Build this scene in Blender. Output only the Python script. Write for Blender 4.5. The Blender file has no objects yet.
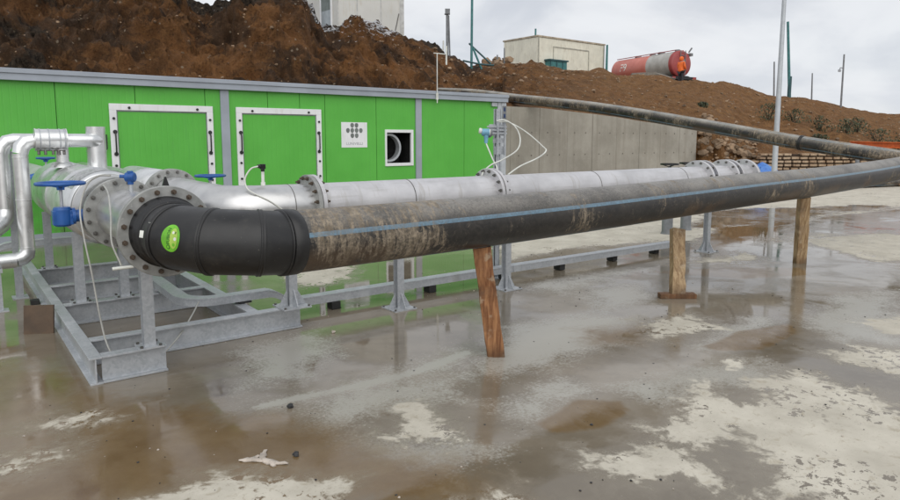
import bpy, math, random
import numpy as np
from mathutils import Vector, Matrix, Euler
random.seed(7)
PI = math.pi
R = math.radians
SC = bpy.context.scene
COL = SC.collection
CH = 1.75                       # camera height, the photographer's eye
TH = R(52.55)                   # heading of the view, measured from the pipe direction (+X)
PITCH = math.atan(79 / 660.)

# ------------------------------------------------------------------ mesh builder
class MB:
    def __init__(s):
        s.v = []; s.f = []; s.sm = []; s.uv = []; s.mi = []
    def face(s, idx, smooth=False, uv=None, mi=0):
        s.f.append(tuple(idx)); s.sm.append(smooth); s.uv.append(uv); s.mi.append(mi)
    def box(s, x0, x1, y0, y1, z0, z1, M=None, mi=0):
        b = len(s.v)
        for x, y, z in ((x0,y0,z0),(x1,y0,z0),(x1,y1,z0),(x0,y1,z0),(x0,y0,z1),(x1,y0,z1),(x1,y1,z1),(x0,y1,z1)):
            p = Vector((x, y, z))
            s.v.append(tuple(M @ p) if M else (x, y, z))
        for q in ((3,2,1,0),(4,5,6,7),(0,1,5,4),(1,2,6,5),(2,3,7,6),(3,0,4,7)):
            s.face([b + i for i in q], mi=mi)
        return s
    def bar(s, a, c, w, h, upv=(0,0,1), mi=0):
        """rectangular bar from a to c; w across, h along upv"""
        a = Vector(a); c = Vector(c); d = (c - a); L = d.length; d.normalize()
        u = Vector(upv); sd = d.cross(u)
        if sd.length < 1e-4: sd = d.cross(Vector((1, 0, 0)))
        sd.normalize(); u = sd.cross(d)
        M = Matrix((d, sd, u)).transposed().to_4x4(); M.translation = a
        return s.box(0, L, -w/2, w/2, -h/2, h/2, M, mi)
    def rings(s, rings, caps=(True, True), smooth=True, close=True, uvs=None, mi=0):
        n = len(rings[0]); b = len(s.v)
        for r in rings: s.v.extend([tuple(p) for p in r])
        m = n if close else n - 1
        for i in range(len(rings) - 1):
            for j in range(m):
                k = (j + 1) % n
                uv = None
                if uvs:
                    a0, a1 = uvs[i], uvs[i+1]
                    uv = [(j/n, a0), ((j+1)/n, a0), ((j+1)/n, a1), (j/n, a1)]
                s.face((b+i*n+j, b+i*n+k, b+(i+1)*n+k, b+(i+1)*n+j), smooth, uv, mi)
        if caps[0]:
            b2 = len(s.v); s.v.extend([tuple(p) for p in rings[0]]); s.face([b2+j for j in range(n)][::-1], mi=mi)
        if caps[1]:
            b2 = len(s.v); s.v.extend([tuple(p) for p in rings[-1]]); s.face([b2+j for j in range(n)], mi=mi)
        return s
    def tube(s, pts, r, n=16, caps=(True, True), twist=0, mi=0, smooth=True, a0=0.0):
        pts = [Vector(p) for p in pts]; N = len(pts)
        rr = r if isinstance(r, (list, tuple)) else [r]*N
        ds = [(pts[i+1]-pts[i]).normalized() if (pts[i+1]-pts[i]).length > 1e-9 else None for i in range(N-1)]
        for i in range(N-1):
            if ds[i] is None: ds[i] = ds[i-1] if i else ds[i+1]
        d0 = ds[0]
        u = Vector((0,0,1)) - d0*d0.z
        if u.length < 1e-3: u = Vector((0,-1,0)) - d0*(-d0.y)
        u.normalize(); out = []; L = 0; uvs = []
        prev = d0
        for i in range(N):
            if i: L += (pts[i]-pts[i-1]).length
            uvs.append(L)
            din = ds[max(i-1, 0)]; dout = ds[min(i, N-2)]
            if i:                                  # carry u along the incoming segment
                ax = prev.cross(din); sn = ax.length
                if sn > 1e-6:
                    u = Matrix.Rotation(math.atan2(sn, prev.dot(din)), 3, ax) @ u
                prev = din
            w = din.cross(u).normalized(); u = w.cross(din).normalized()
            nb = (din + dout)
            nb = nb.normalized() if nb.length > 1e-6 else din
            ring = []
            for j in range(n):
                a = 2*PI*j/n + a0 + twist*L
                p = (u*math.cos(a) + w*math.sin(a))*rr[i]
                den = din.dot(nb)
                p = p - din*(p.dot(nb)/den)        # slide along the pipe onto the mitre plane
                ring.append(pts[i] + p)
            out.append(ring)
        return s.rings(out, caps, smooth, True, uvs, mi)
    def lathe(s, prof, o, axis, n=32, smooth=True, closed=True, mi=0, flat=True):
        """profile [(radius, height)] turned round axis at o; closed joins last to first"""
        ax = Vector(axis).normalized(); u = Vector((0,0,1)) - ax*ax.z
        if u.length < 1e-3: u = Vector((1,0,0))
        u.normalize(); w = ax.cross(u); o = Vector(o)
        def ring(r, h): return [o + ax*h + (u*math.cos(2*PI*j/n) + w*math.sin(2*PI*j/n))*r for j in range(n)]
        P = prof + [prof[0]] if closed else prof
        if flat:
            for i in range(len(P)-1): s.rings([ring(*P[i]), ring(*P[i+1])], (False, False), smooth, mi=mi)
        else: s.rings([ring(*p) for p in P], (False, False), smooth, mi=mi)
        return s
    def prism(s, poly, o, u, v, w, mi=0):
        """polygon in the (u,v) plane at o, extruded by vector w"""
        o = Vector(o); u = Vector(u); v = Vector(v); w = Vector(w)
        A = [o + u*a + v*b for a, b in poly]; B = [p + w for p in A]; n = len(A); b0 = len(s.v)
        s.v.extend([tuple(p) for p in A + B])
        s.face([b0+i for i in range(n)][::-1], mi=mi); s.face([b0+n+i for i in range(n)], mi=mi)
        for i in range(n):
            k = (i+1) % n; s.face((b0+i, b0+k, b0+n+k, b0+n+i), mi=mi)
        return s
    def ibeam(s, a, c, h=.2, w=.1, tf=.012, tw=.009):
        """I section from a to c; a and c run along the underside's middle"""
        a = Vector(a); c = Vector(c); d = (c-a).normalized(); up = Vector((0,0,1))
        if abs(d.z) > .9: up = Vector((0,1,0)); 
        sd = d.cross(up).normalized()
        base = Vector((0,0,0)) if abs(d.z) < .9 else -up*h/2
        P = [(-w/2,0),(w/2,0),(w/2,tf),(tw/2,tf),(tw/2,h-tf),(w/2,h-tf),(w/2,h),(-w/2,h),(-w/2,h-tf),(-tw/2,h-tf),(-tw/2,tf),(-w/2,tf)]
        return s.prism(P, a+base, sd, up, c-a)
    def build(s, name, m, parent=None, origin=None, bevel=0, tagd=None):
        me = bpy.data.meshes.new(name)
        o = bpy.data.objects.new(name, me); COL.objects.link(o)
        if parent is not None:
            o.parent = parent; off = world_loc(parent)
        else:
            off = Vector(origin) if origin is not None else Vector((0,0,0)); o.location = off
        me.from_pydata([(x-off.x, y-off.y, z-off.z) for x, y, z in s.v], [], s.f)
        me.polygons.foreach_set('use_smooth', s.sm)
        for mm in (m if isinstance(m, (list, tuple)) else [m]): me.materials.append(mm)
        if any(s.mi): me.polygons.foreach_set('material_index', s.mi)
        if any(u is not None for u in s.uv):
            lay = me.uv_layers.new(name='UVMap'); flat = []
            for f, u in zip(s.f, s.uv):
                for q in (u if u else [(0,0)]*len(f)): flat.extend(q)
            lay.data.foreach_set('uv', flat)
        me.update()
        if bevel:
            b = o.modifiers.new('Bevel', 'BEVEL'); b.width = bevel; b.segments = 2; b.limit_method = 'ANGLE'; b.angle_limit = R(50)
        if tagd: tag(o, *tagd)
        return o

def world_loc(o):
    p = Vector((0,0,0))
    while o is not None: p = p + o.location; o = o.parent
    return p
def tag(o, label=None, cat=None, group=None, kind=None):
    for k, v in (('label', label), ('category', cat), ('group', group), ('kind', kind)):
        if v: o[k] = v
    return o
def thing(name, label, cat, loc=(0,0,0), group=None):
    o = bpy.data.objects.new(name, None); COL.objects.link(o); o.location = loc; o.empty_display_size = .2
    return tag(o, label, cat, group)
def copy_tree(o, parent=None):
    c = o.copy(); COL.objects.link(c)
    if parent is not None: c.parent = parent
    for ch in [q for q in bpy.data.objects if q.parent == o]: copy_tree(ch, c)
    return c
def text_mesh(txt, size, align='CENTER'):
    cu = bpy.data.curves.new('lettering', 'FONT'); cu.body = txt; cu.size = size; cu.align_x = align; cu.align_y = 'CENTER'; cu.resolution_u = 3
    o = bpy.data.objects.new('lettering', cu); me = o.to_mesh()
    V = [tuple(v.co) for v in me.vertices]; F = [tuple(p.vertices) for p in me.polygons]
    o.to_mesh_clear(); bpy.data.objects.remove(o); bpy.data.curves.remove(cu)
    return V, F

# ------------------------------------------------------------------ numpy noise
def _h(ix, iy, iz, seed):
    n = (ix*374761393 + iy*668265263 + iz*2147483647 + seed*974634541) & 0xFFFFFFFF
    n = ((n ^ (n >> 13))*1274126177) & 0xFFFFFFFF
    n = ((n ^ (n >> 16))*2246822519) & 0xFFFFFFFF
    return ((n ^ (n >> 15)) & 0xFFFFFF)/float(0xFFFFFF)
def vnoise(x, y, z, seed=0):
    x = np.asarray(x, float); y = np.asarray(y, float); z = np.asarray(z, float)
    xi = np.floor(x).astype(np.int64); yi = np.floor(y).astype(np.int64); zi = np.floor(z).astype(np.int64)
    fx, fy, fz = x-xi, y-yi, z-zi
    s = lambda t: t*t*t*(t*(t*6-15)+10)
    fx, fy, fz = s(fx), s(fy), s(fz); r = 0
    for dx in (0, 1):
        for dy in (0, 1):
            for dz in (0, 1):
                r = r + _h(xi+dx, yi+dy, zi+dz, seed)*(fx if dx else 1-fx)*(fy if dy else 1-fy)*(fz if dz else 1-fz)
    return r*2-1
def fbm(x, y, z, oct=4, seed=0, gain=.5):
    r = 0; a = 1.; f = 1.
    for o in range(oct):
        r = r + a*vnoise(x*f, y*f, z*f, seed+o*17); a *= gain; f *= 2.03
    return r

# ------------------------------------------------------------------ materials
class NT:
    def __init__(s, m):
        s.t = m.node_tree; s.t.nodes.clear()
    def n(s, typ, props=None, **inp):
        nd = s.t.nodes.new(typ)
        for k, v in (props or {}).items(): setattr(nd, k, v)
        for k, v in inp.items():
            key = int(k[1:]) if k[0] == 'i' and k[1:].isdigit() else k.replace('_', ' ')
            s.set(nd, key, v)
        return nd
    def set(s, nd, key, v):
        sock = nd.inputs[key]
        if isinstance(v, bpy.types.NodeSocket): s.t.links.new(v, sock)
        elif isinstance(v, bpy.types.Node): s.t.links.new(v.outputs[0], sock)
        elif isinstance(v, (tuple, list)) and len(v) == 3 and sock.type == 'RGBA': sock.default_value = (*v, 1)
        else: sock.default_value = v
    def coord(s, which='Object', scale=None, loc=None):
        c = s.n('ShaderNodeTexCoord').outputs[which]
        if scale is not None:
            mp = s.n('ShaderNodeMapping'); s.set(mp, 'Vector', c); mp.inputs['Scale'].default_value = scale
            if loc: mp.inputs['Location'].default_value = loc
            return mp.outputs[0]
        return c
    def noise(s, vec, scale, detail=4, rough=.55, dist=0.):
        nd = s.n('ShaderNodeTexNoise', None, Scale=scale, Detail=detail, Roughness=rough, Distortion=dist)
        s.set(nd, 'Vector', vec); return nd.outputs[0]
    def math(s, op, a, b=0., c=None, clamp=False):
        nd = s.n('ShaderNodeMath', {'operation': op, 'use_clamp': clamp}); s.set(nd, 0, a); s.set(nd, 1, b)
        if c is not None: s.set(nd, 2, c)
        return nd.outputs[0]
    def mr(s, v, a, b, c=0., d=1., smooth=True):
        nd = s.n('ShaderNodeMapRange', {'interpolation_type': 'SMOOTHSTEP' if smooth else 'LINEAR'})
        for i, q in enumerate((v, a, b, c, d)): s.set(nd, i, q)
        return nd.outputs[0]
    def mix(s, f, a, b, mode='MIX'):
        nd = s.n('ShaderNodeMix', {'data_type': 'RGBA', 'blend_type': mode})
        s.set(nd, 0, f); s.set(nd, 6, a); s.set(nd, 7, b); return nd.outputs[2]
    def mixf(s, f, a, b):
        nd = s.n('ShaderNodeMix', {'data_type': 'FLOAT'}); s.set(nd, 0, f); s.set(nd, 2, a); s.set(nd, 3, b); return nd.outputs[0]
    def bump(s, h, strength=.3, dist=.01, normal=None):
        nd = s.n('ShaderNodeBump', None, Strength=strength, Distance=dist); s.set(nd, 'Height', h)
        if normal is not None: s.set(nd, 'Normal', normal)
        return nd.outputs[0]
    def out(s, color, rough=.5, metal=0., normal=None, spec=None, ior=None, **kw):
        p = s.n('ShaderNodeBsdfPrincipled'); s.set(p, 'Base Color', color); s.set(p, 'Roughness', rough); s.set(p, 'Metallic', metal)
        if normal is not None: s.set(p, 'Normal', normal)
        if spec is not None: s.set(p, 'Specular IOR Level', spec)
        if ior is not None: s.set(p, 'IOR', ior)
        for k, v in kw.items(): s.set(p, k.replace('_', ' '), v)
        o = s.n('ShaderNodeOutputMaterial'); s.t.links.new(p.outputs[0], o.inputs[0]); return p
def mat(name, fn):
    m = bpy.data.materials.new(name); m.use_nodes = True; fn(NT(m)); return m

def m_plain(name, col, rough=.5, metal=0., var=.15, scale=6., bump=0., bscale=60., grime=None):
    def fn(t):
        c = t.coord(); n = t.noise(c, scale, 5)
        k = tuple(q*(1-var) for q in col); l = tuple(min(1, q*(1+var)) for q in col)
        cc = t.mix(t.mr(n, .3, .7), k, l)
        if grime:
            g = t.noise(t.coord('Object', (4, 4, .6)), 3, 5, .6)
            cc = t.mix(t.mr(g, .52, .75, 0, .6), cc, grime)
        nm = t.bump(t.noise(c, bscale, 4), bump, .01) if bump else None
        t.out(cc, t.mr(t.noise(c, scale*2.3, 4), .3, .7, rough*.8, min(1, rough*1.2)), metal, nm)
    return mat(name, fn)

def f_galv(t):
    c = t.coord(); v = t.n('ShaderNodeTexVoronoi', None, Scale=55.); t.set(v, 'Vector', c)
    sp = t.n('ShaderNodeSeparateColor'); t.set(sp, 0, v.outputs['Color'])
    n = t.noise(c, 5, 5)
    a = t.mix(sp.outputs[0], (.40, .425, .45), (.50, .52, .545))
    a = t.mix(t.mr(n, .45, .75, 0, .55), a, (.62, .64, .66))
    a = t.mix(t.mr(t.noise(c, 2.3, 6, .65), .58, .74, 0, .45), a, (.27, .255, .23))
    t.out(a, t.mr(n, .3, .7, .38, .6), .35)
def f_galv_plate(t):           # flange faces, darker zinc
    c = t.coord(); n = t.noise(c, 9, 5)
    a = t.mix(t.mr(n, .3, .7), (.26, .265, .255), (.40, .405, .39))
    a = t.mix(t.mr(t.noise(c, 35, 4), .62, .7, 0, .6), a, (.5, .5, .48))
    t.out(a, .5, .3, t.bump(n, .1, .004))
def f_steel(t):                # pickled stainless pipe, dull
    c = t.coord(); n = t.noise(c, 3, 6, .6); s2 = t.noise(t.coord('Object', (.7, 7, 7)), 3, 5, .6)
    a = t.mix(t.mr(n, .3, .7), (.49, .485, .495), (.62, .615, .63))
    a = t.mix(t.mr(s2, .5, .72, 0, .5), a, (.42, .41, .40))
    a = t.mix(t.mr(t.noise(t.coord('Object', (9, 1.5, 1.5)), 1.6, 4), .58, .68, 0, .45), a, (.40, .38, .35))
    t.out(a, t.mr(n, .3, .7, .36, .52), .35)
def f_stainless(t):            # bare bright stainless
    c = t.coord(); n = t.noise(c, 4, 6, .6)
    a = t.mix(t.mr(n, .3, .7), (.52, .52, .515), (.64, .64, .635))
    a = t.mix(t.mr(t.noise(c, 11, 5), .58, .75, 0, .3), a, (.40, .38, .35))
    t.out(a, t.mr(t.noise(c, 8, 4), .3, .7, .28, .40), .8)
def f_clad(t):                 # aluminium lagging jacket
    c = t.coord(); n = t.noise(c, 5, 4)
    v = t.n('ShaderNodeTexVoronoi', None, Scale=22.); t.set(v, 'Vector', c)
    a = t.mix(t.mr(n, .3, .7), (.66, .67, .67), (.8, .81, .81))
    t.out(a, t.mr(t.noise(c, 14, 4), .3, .7, .27, .40), .88, t.bump(t.noise(c, 6, 3), .04, .02))
def f_spangle(t):              # spangled sheet
    c = t.coord(); v = t.n('ShaderNodeTexVoronoi', None, Scale=42.); t.set(v, 'Vector', c)
    sp = t.n('ShaderNodeSeparateColor'); t.set(sp, 0, v.outputs['Color'])
    a = t.mix(sp.outputs[0], (.30, .305, .31), (.66, .665, .67))
    t.out(a, t.mixf(sp.outputs[1], .25, .5), .75)
def f_green(t):
    c = t.coord(); x = t.n('ShaderNodeSeparateXYZ'); t.set(x, 0, c)
    st = t.noise(t.coord('Object', (7, 7, .35)), 2.2, 5, .6); n = t.noise(c, 1.2, 4)
    a = t.mix(t.mr(n, .3, .7), (.100, .430, .058), (.116, .475, .068))
    a = t.mix(t.mr(st, .55, .8, 0, .25), a, (.10, .34, .09))
    z = t.mr(x.outputs[2], 0., .7, .7, 0.)
    a = t.mix(t.mr(t.noise(t.coord('Object', (1.5, 1, 1.5)), 3.0, 7, .7), .60, .78, 0, .30), a, (.16, .33, .11))
    a = t.mix(t.math('MULTIPLY', z, t.mr(t.noise(c, 6, 5), .35, .65)), a, (.12, .16, .07))
    w = t.n('ShaderNodeTexWave', {'bands_direction': 'X', 'wave_profile': 'TRI'}, Scale=3.2, Distortion=0.); t.set(w, 'Vector', c)
    t.out(a, .38, 0, t.bump(t.mr(w.outputs[1], .0, .25), .6, .004), .4)
def f_black(t):                # clean PE fitting
    c = t.coord(); n = t.noise(c, 6, 6, .6)
    a = t.mix(t.mr(n, .4, .75), (.012, .012, .0125), (.026, .026, .026))
    a = t.mix(t.mr(t.noise(c, 3.1, 7, .68), .56, .74, 0, .35), a, (.10, .088, .07))
    a = t.mix(t.mr(t.noise(c, 60, 3), .68, .74, 0, .5), a, (.14, .13, .11))
    t.out(a, t.mr(n, .3, .7, .34, .52), 0, t.bump(t.noise(c, 90, 3), .06, .003), .5)
def pe_pipe(stripes, mudf, seedloc, phase=0., dustc=(.255, .24, .215)):
    """black PE pipe: UV.x runs round the pipe from the top, UV.y along it in metres"""
    def fn(t):
        uv = t.n('ShaderNodeTexCoord').outputs['UV']; s = t.n('ShaderNodeSeparateXYZ'); t.set(s, 0, uv)
        u, L = s.outputs[0], s.outputs[1]
        c = t.coord('Object', (1, 1, 1), seedloc)
        band = t.noise(t.coord('Object', (1.5, 1.5, 1.5), seedloc), 1.0, 3, .5)
        run = t.n('ShaderNodeCombineXYZ'); t.set(run, 0, t.math('MULTIPLY', u, 5.)); t.set(run, 1, t.math('MULTIPLY', L, 24.)); t.set(run, 2, seedloc[0])
        streak = t.noise(run, 1.0, 9, .72, .9)
        blot = t.noise(c, 16, 9, .75, 1.1); fine = t.noise(c, 55, 6, .75)
        m = t.math('ADD', t.math('MULTIPLY', band, 1.25), t.math('ADD', t.math('MULTIPLY', streak, .80), t.math('MULTIPLY', blot, .75)))
        m = t.math('ADD', m, t.mr(L, 0., 2.6, mudf[2], 0.))
        mud = t.mr(m, mudf[0], mudf[1])
        crust = t.math('MULTIPLY', mud, t.mr(t.math('ADD', t.math('MULTIPLY', fine, .5), t.math('MULTIPLY', streak, .5)), .40, .58, .15, 1.))
        blk = t.mix(t.mr(blot, .35, .7), (.016, .016, .016), (.040, .037, .034))
        film = t.mr(t.noise(c, 3.1, 7, .7), .40, .65, 0., .40)
        gz = t.n('ShaderNodeSeparateXYZ'); t.set(gz, 0, t.n('ShaderNodeNewGeometry').outputs['Normal'])
        film = t.math('MULTIPLY', film, t.mr(gz.outputs[2], -.35, .45, .2, 1.))
        col = t.mix(film, blk, (.085, .069, .052))
        if stripes:
            a = t.math('ADD', t.math('MULTIPLY', u, stripes), phase)
            fr = t.math('ABSOLUTE', t.math('SUBTRACT', t.math('FRACT', a), .5))
            st = t.mr(fr, .046, .053, 1., 0.)
            col = t.mix(t.math('MULTIPLY', st, t.mr(t.math('ADD', t.math('MULTIPLY', fine, .5), t.math('MULTIPLY', blot, .5)), .38, .58, .95, .55)), col, (.15, .265, .36))
            crust = t.math('MULTIPLY', crust, t.mixf(st, 1., .45))
        gn = t.n('ShaderNodeSeparateXYZ'); t.set(gn, 0, t.n('ShaderNodeNewGeometry').outputs['Normal']); nz = gn.outputs[2]
        top = t.mr(nz, .18, .85, 0., 1.)                                                  # dust settles on the crown
        dust = t.math('MULTIPLY', top, t.mr(t.math('ADD', t.math('MULTIPLY', t.noise(c, 2.2, 6, .6), .5), t.math('MULTIPLY', fine, .5)), .36, .60, .25, .95))
        col = t.mix(dust, col, dustc)
        mc = t.mix(t.mr(t.noise(c, 20, 5), .3, .7), (.17, .135, .092), (.37, .305, .225))
        col = t.mix(t.math('MULTIPLY', crust, .92), col, mc)
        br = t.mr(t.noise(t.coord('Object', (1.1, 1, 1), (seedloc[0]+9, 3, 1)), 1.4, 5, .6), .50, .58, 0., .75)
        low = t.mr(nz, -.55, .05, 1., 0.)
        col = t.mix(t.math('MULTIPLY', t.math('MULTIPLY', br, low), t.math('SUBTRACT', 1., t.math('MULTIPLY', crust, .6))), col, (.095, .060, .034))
        h = t.math('ADD', t.math('MULTIPLY', crust, .7), t.math('MULTIPLY', blot, .4))
        t.out(col, t.mixf(crust, .40, .85), 0, t.bump(h, .40, .006), .45)
    return fn
def f_wood(red):
    def fn(t):
        c = t.coord('Object', (1, 1, .12)); n = t.noise(c, 34, 6, .6, .6); k = t.noise(t.coord(), 4, 5)
        a = t.mix(t.mr(n, .3, .7), (.15, .055, .022) if red else (.22, .135, .065), (.40, .20, .09) if red else (.46, .33, .19))
        a = t.mix(t.mr(k, .5, .68, 0, .7), a, (.09, .05, .03) if red else (.16, .11, .07))
        a = t.mix(t.mr(t.noise(t.coord(), 9, 5), .58, .7, 0, .5), a, (.48, .40, .29))
        x = t.n('ShaderNodeSeparateXYZ'); t.set(x, 0, t.coord())
        a = t.mix(t.mr(x.outputs[2], 0., .16, .6, 0.), a, (.09, .05, .025))
        t.out(a, .65, 0, t.bump(n, .5, .006), .35)
    return fn
def f_concrete(t):
    c = t.coord(); n = t.noise(c, .8, 6, .6); st = t.noise(t.coord('Object', (3.2, 1, .22)), 1.3, 6, .6)
    a = t.mix(t.mr(n, .3, .7), (.27, .25, .21), (.385, .36, .31))
    a = t.mix(t.mr(st, .45, .72, 0, .55), a, (.245, .22, .18))
    a = t.mix(t.mr(t.noise(c, 14, 5, .7), .55, .72, 0, .3), a, (.50, .48, .43))
    x = t.n('ShaderNodeSeparateXYZ'); t.set(x, 0, c)
    a = t.mix(t.mr(x.outputs[2], .0, .9, .5, 0.), a, (.20, .16, .11))
    t.out(a, .85, 0, t.bump(t.noise(c, 40, 5), .2, .006), .3)
def f_soil(t):
    geo = t.n('ShaderNodeNewGeometry'); c = geo.outputs['Position']
    at = lambda nm: t.n('ShaderNodeAttribute', {'attribute_name': nm}).outputs['Fac']
    dark, tan, snow = at('dark'), at('tan'), at('snow')
    n1 = t.noise(c, .55, 6, .62, .4); n2 = t.noise(c, 2.6, 8, .7, .4); n3 = t.noise(c, 9, 8, .75, .3); n4 = t.noise(c, 24, 5, .75)
    a = t.mix(t.mr(n1, .36, .64), (.056, .033, .020), (.250, .118, .046))
    a = t.mix(t.mr(n2, .52, .66, 0, .7), a, (.27, .135, .052))
    big = t.noise(c, .28, 5, .6, .7)
    a = t.mix(t.mr(big, .50, .58, 0, .75), a, (.058, .037, .024))
    a = t.mix(t.mr(t.noise(c, 1.3, 6, .65, .8), .60, .68, 0, .6), a, (.27, .115, .038))
    a = t.mix(t.mr(n3, .52, .64, 0, .7), a, (.050, .029, .018))
    a = t.mix(t.mr(n4, .56, .70, 0, .5), a, (.28, .18, .10))
    a = t.mix(t.mr(n4, .34, .44, .55, 0.), a, (.035, .021, .013))
    tn = t.mix(t.mr(n2, .34, .66), (.175, .085, .033), (.315, .165, .066))
    tn = t.mix(t.mr(n1, .50, .66, 0, .6), tn, (.20, .088, .030))
    tn = t.mix(t.mr(n3, .50, .64, 0, .6), tn, (.095, .052, .026))
    tn = t.mix(t.mr(n4, .56, .68, 0, .55), tn, (.36, .235, .125))
    tn = t.mix(t.mr(n4, .36, .46, .7, 0.), tn, (.055, .032, .018))
    a = t.mix(tan, a, tn)
    dk = t.mix(t.mr(n3, .38, .62), (.016, .012, .010), (.075, .055, .038))
    dk = t.mix(t.mr(n4, .56, .68, 0, .7), dk, (.17, .14, .10))
    a = t.mix(t.mr(t.math('ADD', dark, t.math('MULTIPLY', t.math('SUBTRACT', n1, .5), 2.4)), .40, .66), a, dk)
    # pale stones and straw showing through
    v = t.n('ShaderNodeTexVoronoi', None, Scale=5.5); t.set(v, 'Vector', c)
    sep = t.n('ShaderNodeSeparateColor'); t.set(sep, 0, v.outputs['Color'])
    spot = t.math('MULTIPLY', t.mr(v.outputs['Distance'], .16, .26, 1., 0.), t.mr(sep.outputs[0], .90, .93))
    a = t.mix(t.math('MULTIPLY', spot, .75), a, (.36, .29, .21))
    sn = t.noise(t.n('ShaderNodeVectorMath', {'operation': 'MULTIPLY', }, i0=c, i1=(1.0, 1.0, 2.6)).outputs[0], 2.3, 9, .78, 1.4)
    a = t.mix(t.mr(t.math('ADD', t.math('MULTIPLY', snow, .22), sn), .70, .72), a, (.74, .75, .77))
    h = t.math('ADD', t.math('MULTIPLY', n2, .7), t.math('MULTIPLY', n3, .45))
    t.out(a, .92, 0, t.bump(t.math('ADD', h, t.math('MULTIPLY', n4, .25)), 1., .24), .2)
def f_yard(t):
    c = t.n('ShaderNodeNewGeometry').outputs['Position']
    at = lambda nm: t.n('ShaderNodeAttribute', {'attribute_name': nm}).outputs['Fac']
    dry, mud, pud, far, pale = at('dry'), at('mud'), at('pud'), at('far'), at('pale')
    e1 = t.noise(c, 2.1, 9, .70, .5); e2 = t.noise(c, 11, 6, .7, .6)
    edge = t.math('ADD', t.math('MULTIPLY', t.math('SUBTRACT', e1, .5), .95), t.math('MULTIPLY', t.math('SUBTRACT', e2, .5), .42))
    stretch = t.n('ShaderNodeVectorMath', {'operation': 'MULTIPLY'}, i0=c, i1=(.33, 1.0, 1.0)).outputs[0]
    e3 = t.noise(stretch, .85, 7, .62, .7)
    fr = t.math('MULTIPLY', far, t.math('SUBTRACT', t.math('MULTIPLY', t.math('SUBTRACT', e3, .50), 11.0), .0))
    d = t.math('ADD', t.math('ADD', dry, edge), fr)
    hole = t.math('MULTIPLY', t.mr(t.noise(c, 13, 7, .72, .35), .53, .58), t.mr(t.noise(c, 1.9, 3), .49, .57))
    d = t.math('SUBTRACT', d, t.math('MULTIPLY', hole, .46))
    drym = t.mr(d, -.045, .07); damp = t.mr(d, -.26, .03)             # damp rim round the dry patches
    lg = t.noise(c, .55, 6, .6, .8); md = t.noise(c, 3.3, 7, .66)
    wet = t.mix(t.mr(lg, .35, .65), (.172, .143, .103), (.265, .226, .172))
    wet = t.mix(t.mr(md, .45, .72, 0, .5), wet, (.145, .121, .088))
    gp = t.noise(c, 45, 5, .7)
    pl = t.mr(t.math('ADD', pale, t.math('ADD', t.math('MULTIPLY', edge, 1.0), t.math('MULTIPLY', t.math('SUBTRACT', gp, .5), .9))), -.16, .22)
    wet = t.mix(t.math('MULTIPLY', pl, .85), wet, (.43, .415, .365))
    mudm = t.mr(t.math('ADD', mud, t.math('ADD', t.math('MULTIPLY', edge, .13), .01)), -.03, .03)
    mc = t.mix(t.mr(md, .3, .7), (.150, .094, .040), (.20, .135, .066))
    wet = t.mix(t.math('MULTIPLY', mudm, .92), wet, mc)
    wet = t.mix(t.math('MULTIPLY', damp, .38), wet, (.30, .27, .215))
    dr = t.mix(t.mr(t.noise(c, 2.4, 6, .65), .3, .7), (.48, .445, .37), (.62, .58, .49))
    dr = t.mix(t.mr(e2, .55, .68, 0, .55), dr, (.36, .31, .225))
    dr = t.mix(t.mr(t.noise(c, 60, 3), .62, .7, 0, .5), dr, (.33, .29, .22))
    col = t.mix(drym, wet, dr)
    gr = t.n('ShaderNodeTexVoronoi', None, Scale=14.); t.set(gr, 'Vector', c)
    sp = t.n('ShaderNodeSeparateColor'); t.set(sp, 0, gr.outputs['Color'])
    speck = t.math('MULTIPLY', t.mr(gr.outputs['Distance'], .06, .10, 1., 0.), t.mr(sp.outputs[1], .90, .92))
    col = t.mix(t.math('MULTIPLY', speck, .7), col, t.mix(t.mr(sp.outputs[2], .6, .7), (.03, .024, .018), (.45, .42, .36)))
    pm = t.mr(t.math('ADD', pud, t.math('MULTIPLY', edge, .8)), -.05, .18)
    film = t.noise(c, 1.4, 7, .66, .8)
    grain = t.noise(c, 85, 4, .6)
    rw = t.mr(film, .36, .66, .05, .20)
    rw = t.mixf(pm, rw, .04)
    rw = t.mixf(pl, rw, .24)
    rw = t.mixf(damp, rw, .32)
    rough = t.mixf(drym, rw, .85)
    hb = t.math('ADD', t.math('MULTIPLY', grain, t.mixf(pm, t.mr(film, .42, .66, .0, .55), .0)), t.math('MULTIPLY', t.noise(c, 3.0, 3), .35))
    nm = t.bump(hb, .13, .010)
    t.out(col, rough, 0, nm, t.mixf(drym, .5, .2), 1.52)
def f_tarp(t):
    c = t.coord(); t.out(t.mix(t.mr(t.noise(c, 4, 5), .3, .7), (.03, .13, .48), (.10, .27, .62)), .4, 0, t.bump(t.noise(c, 7, 4), .5, .05))
def f_block(t):
    c = t.coord(); i = t.n('ShaderNodeObjectInfo'); n = t.noise(c, 2.5, 5)
    a = t.mix(t.mr(n, .3, .7), (.30, .20, .125), (.48, .36, .245))
    a = t.mix(t.mr(t.noise(c, 12, 5), .52, .7, 0, .6), a, (.17, .10, .06))
    t.out(a, .9, 0, t.bump(t.noise(c, 30, 5), .4, .02), .2)
def f_tank(a, b):
    def fn(t):
        c = t.coord(); n = t.noise(c, 1.2, 6, .65); s2 = t.noise(t.coord('Object', (2, 2, .5)), 2.2, 5)
        k = t.mix(t.mr(n, .3, .7), a, b); k = t.mix(t.mr(s2, .52, .75, 0, .55), k, tuple(q*.6+.04 for q in a))
        t.out(k, .45)
    return fn

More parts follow.
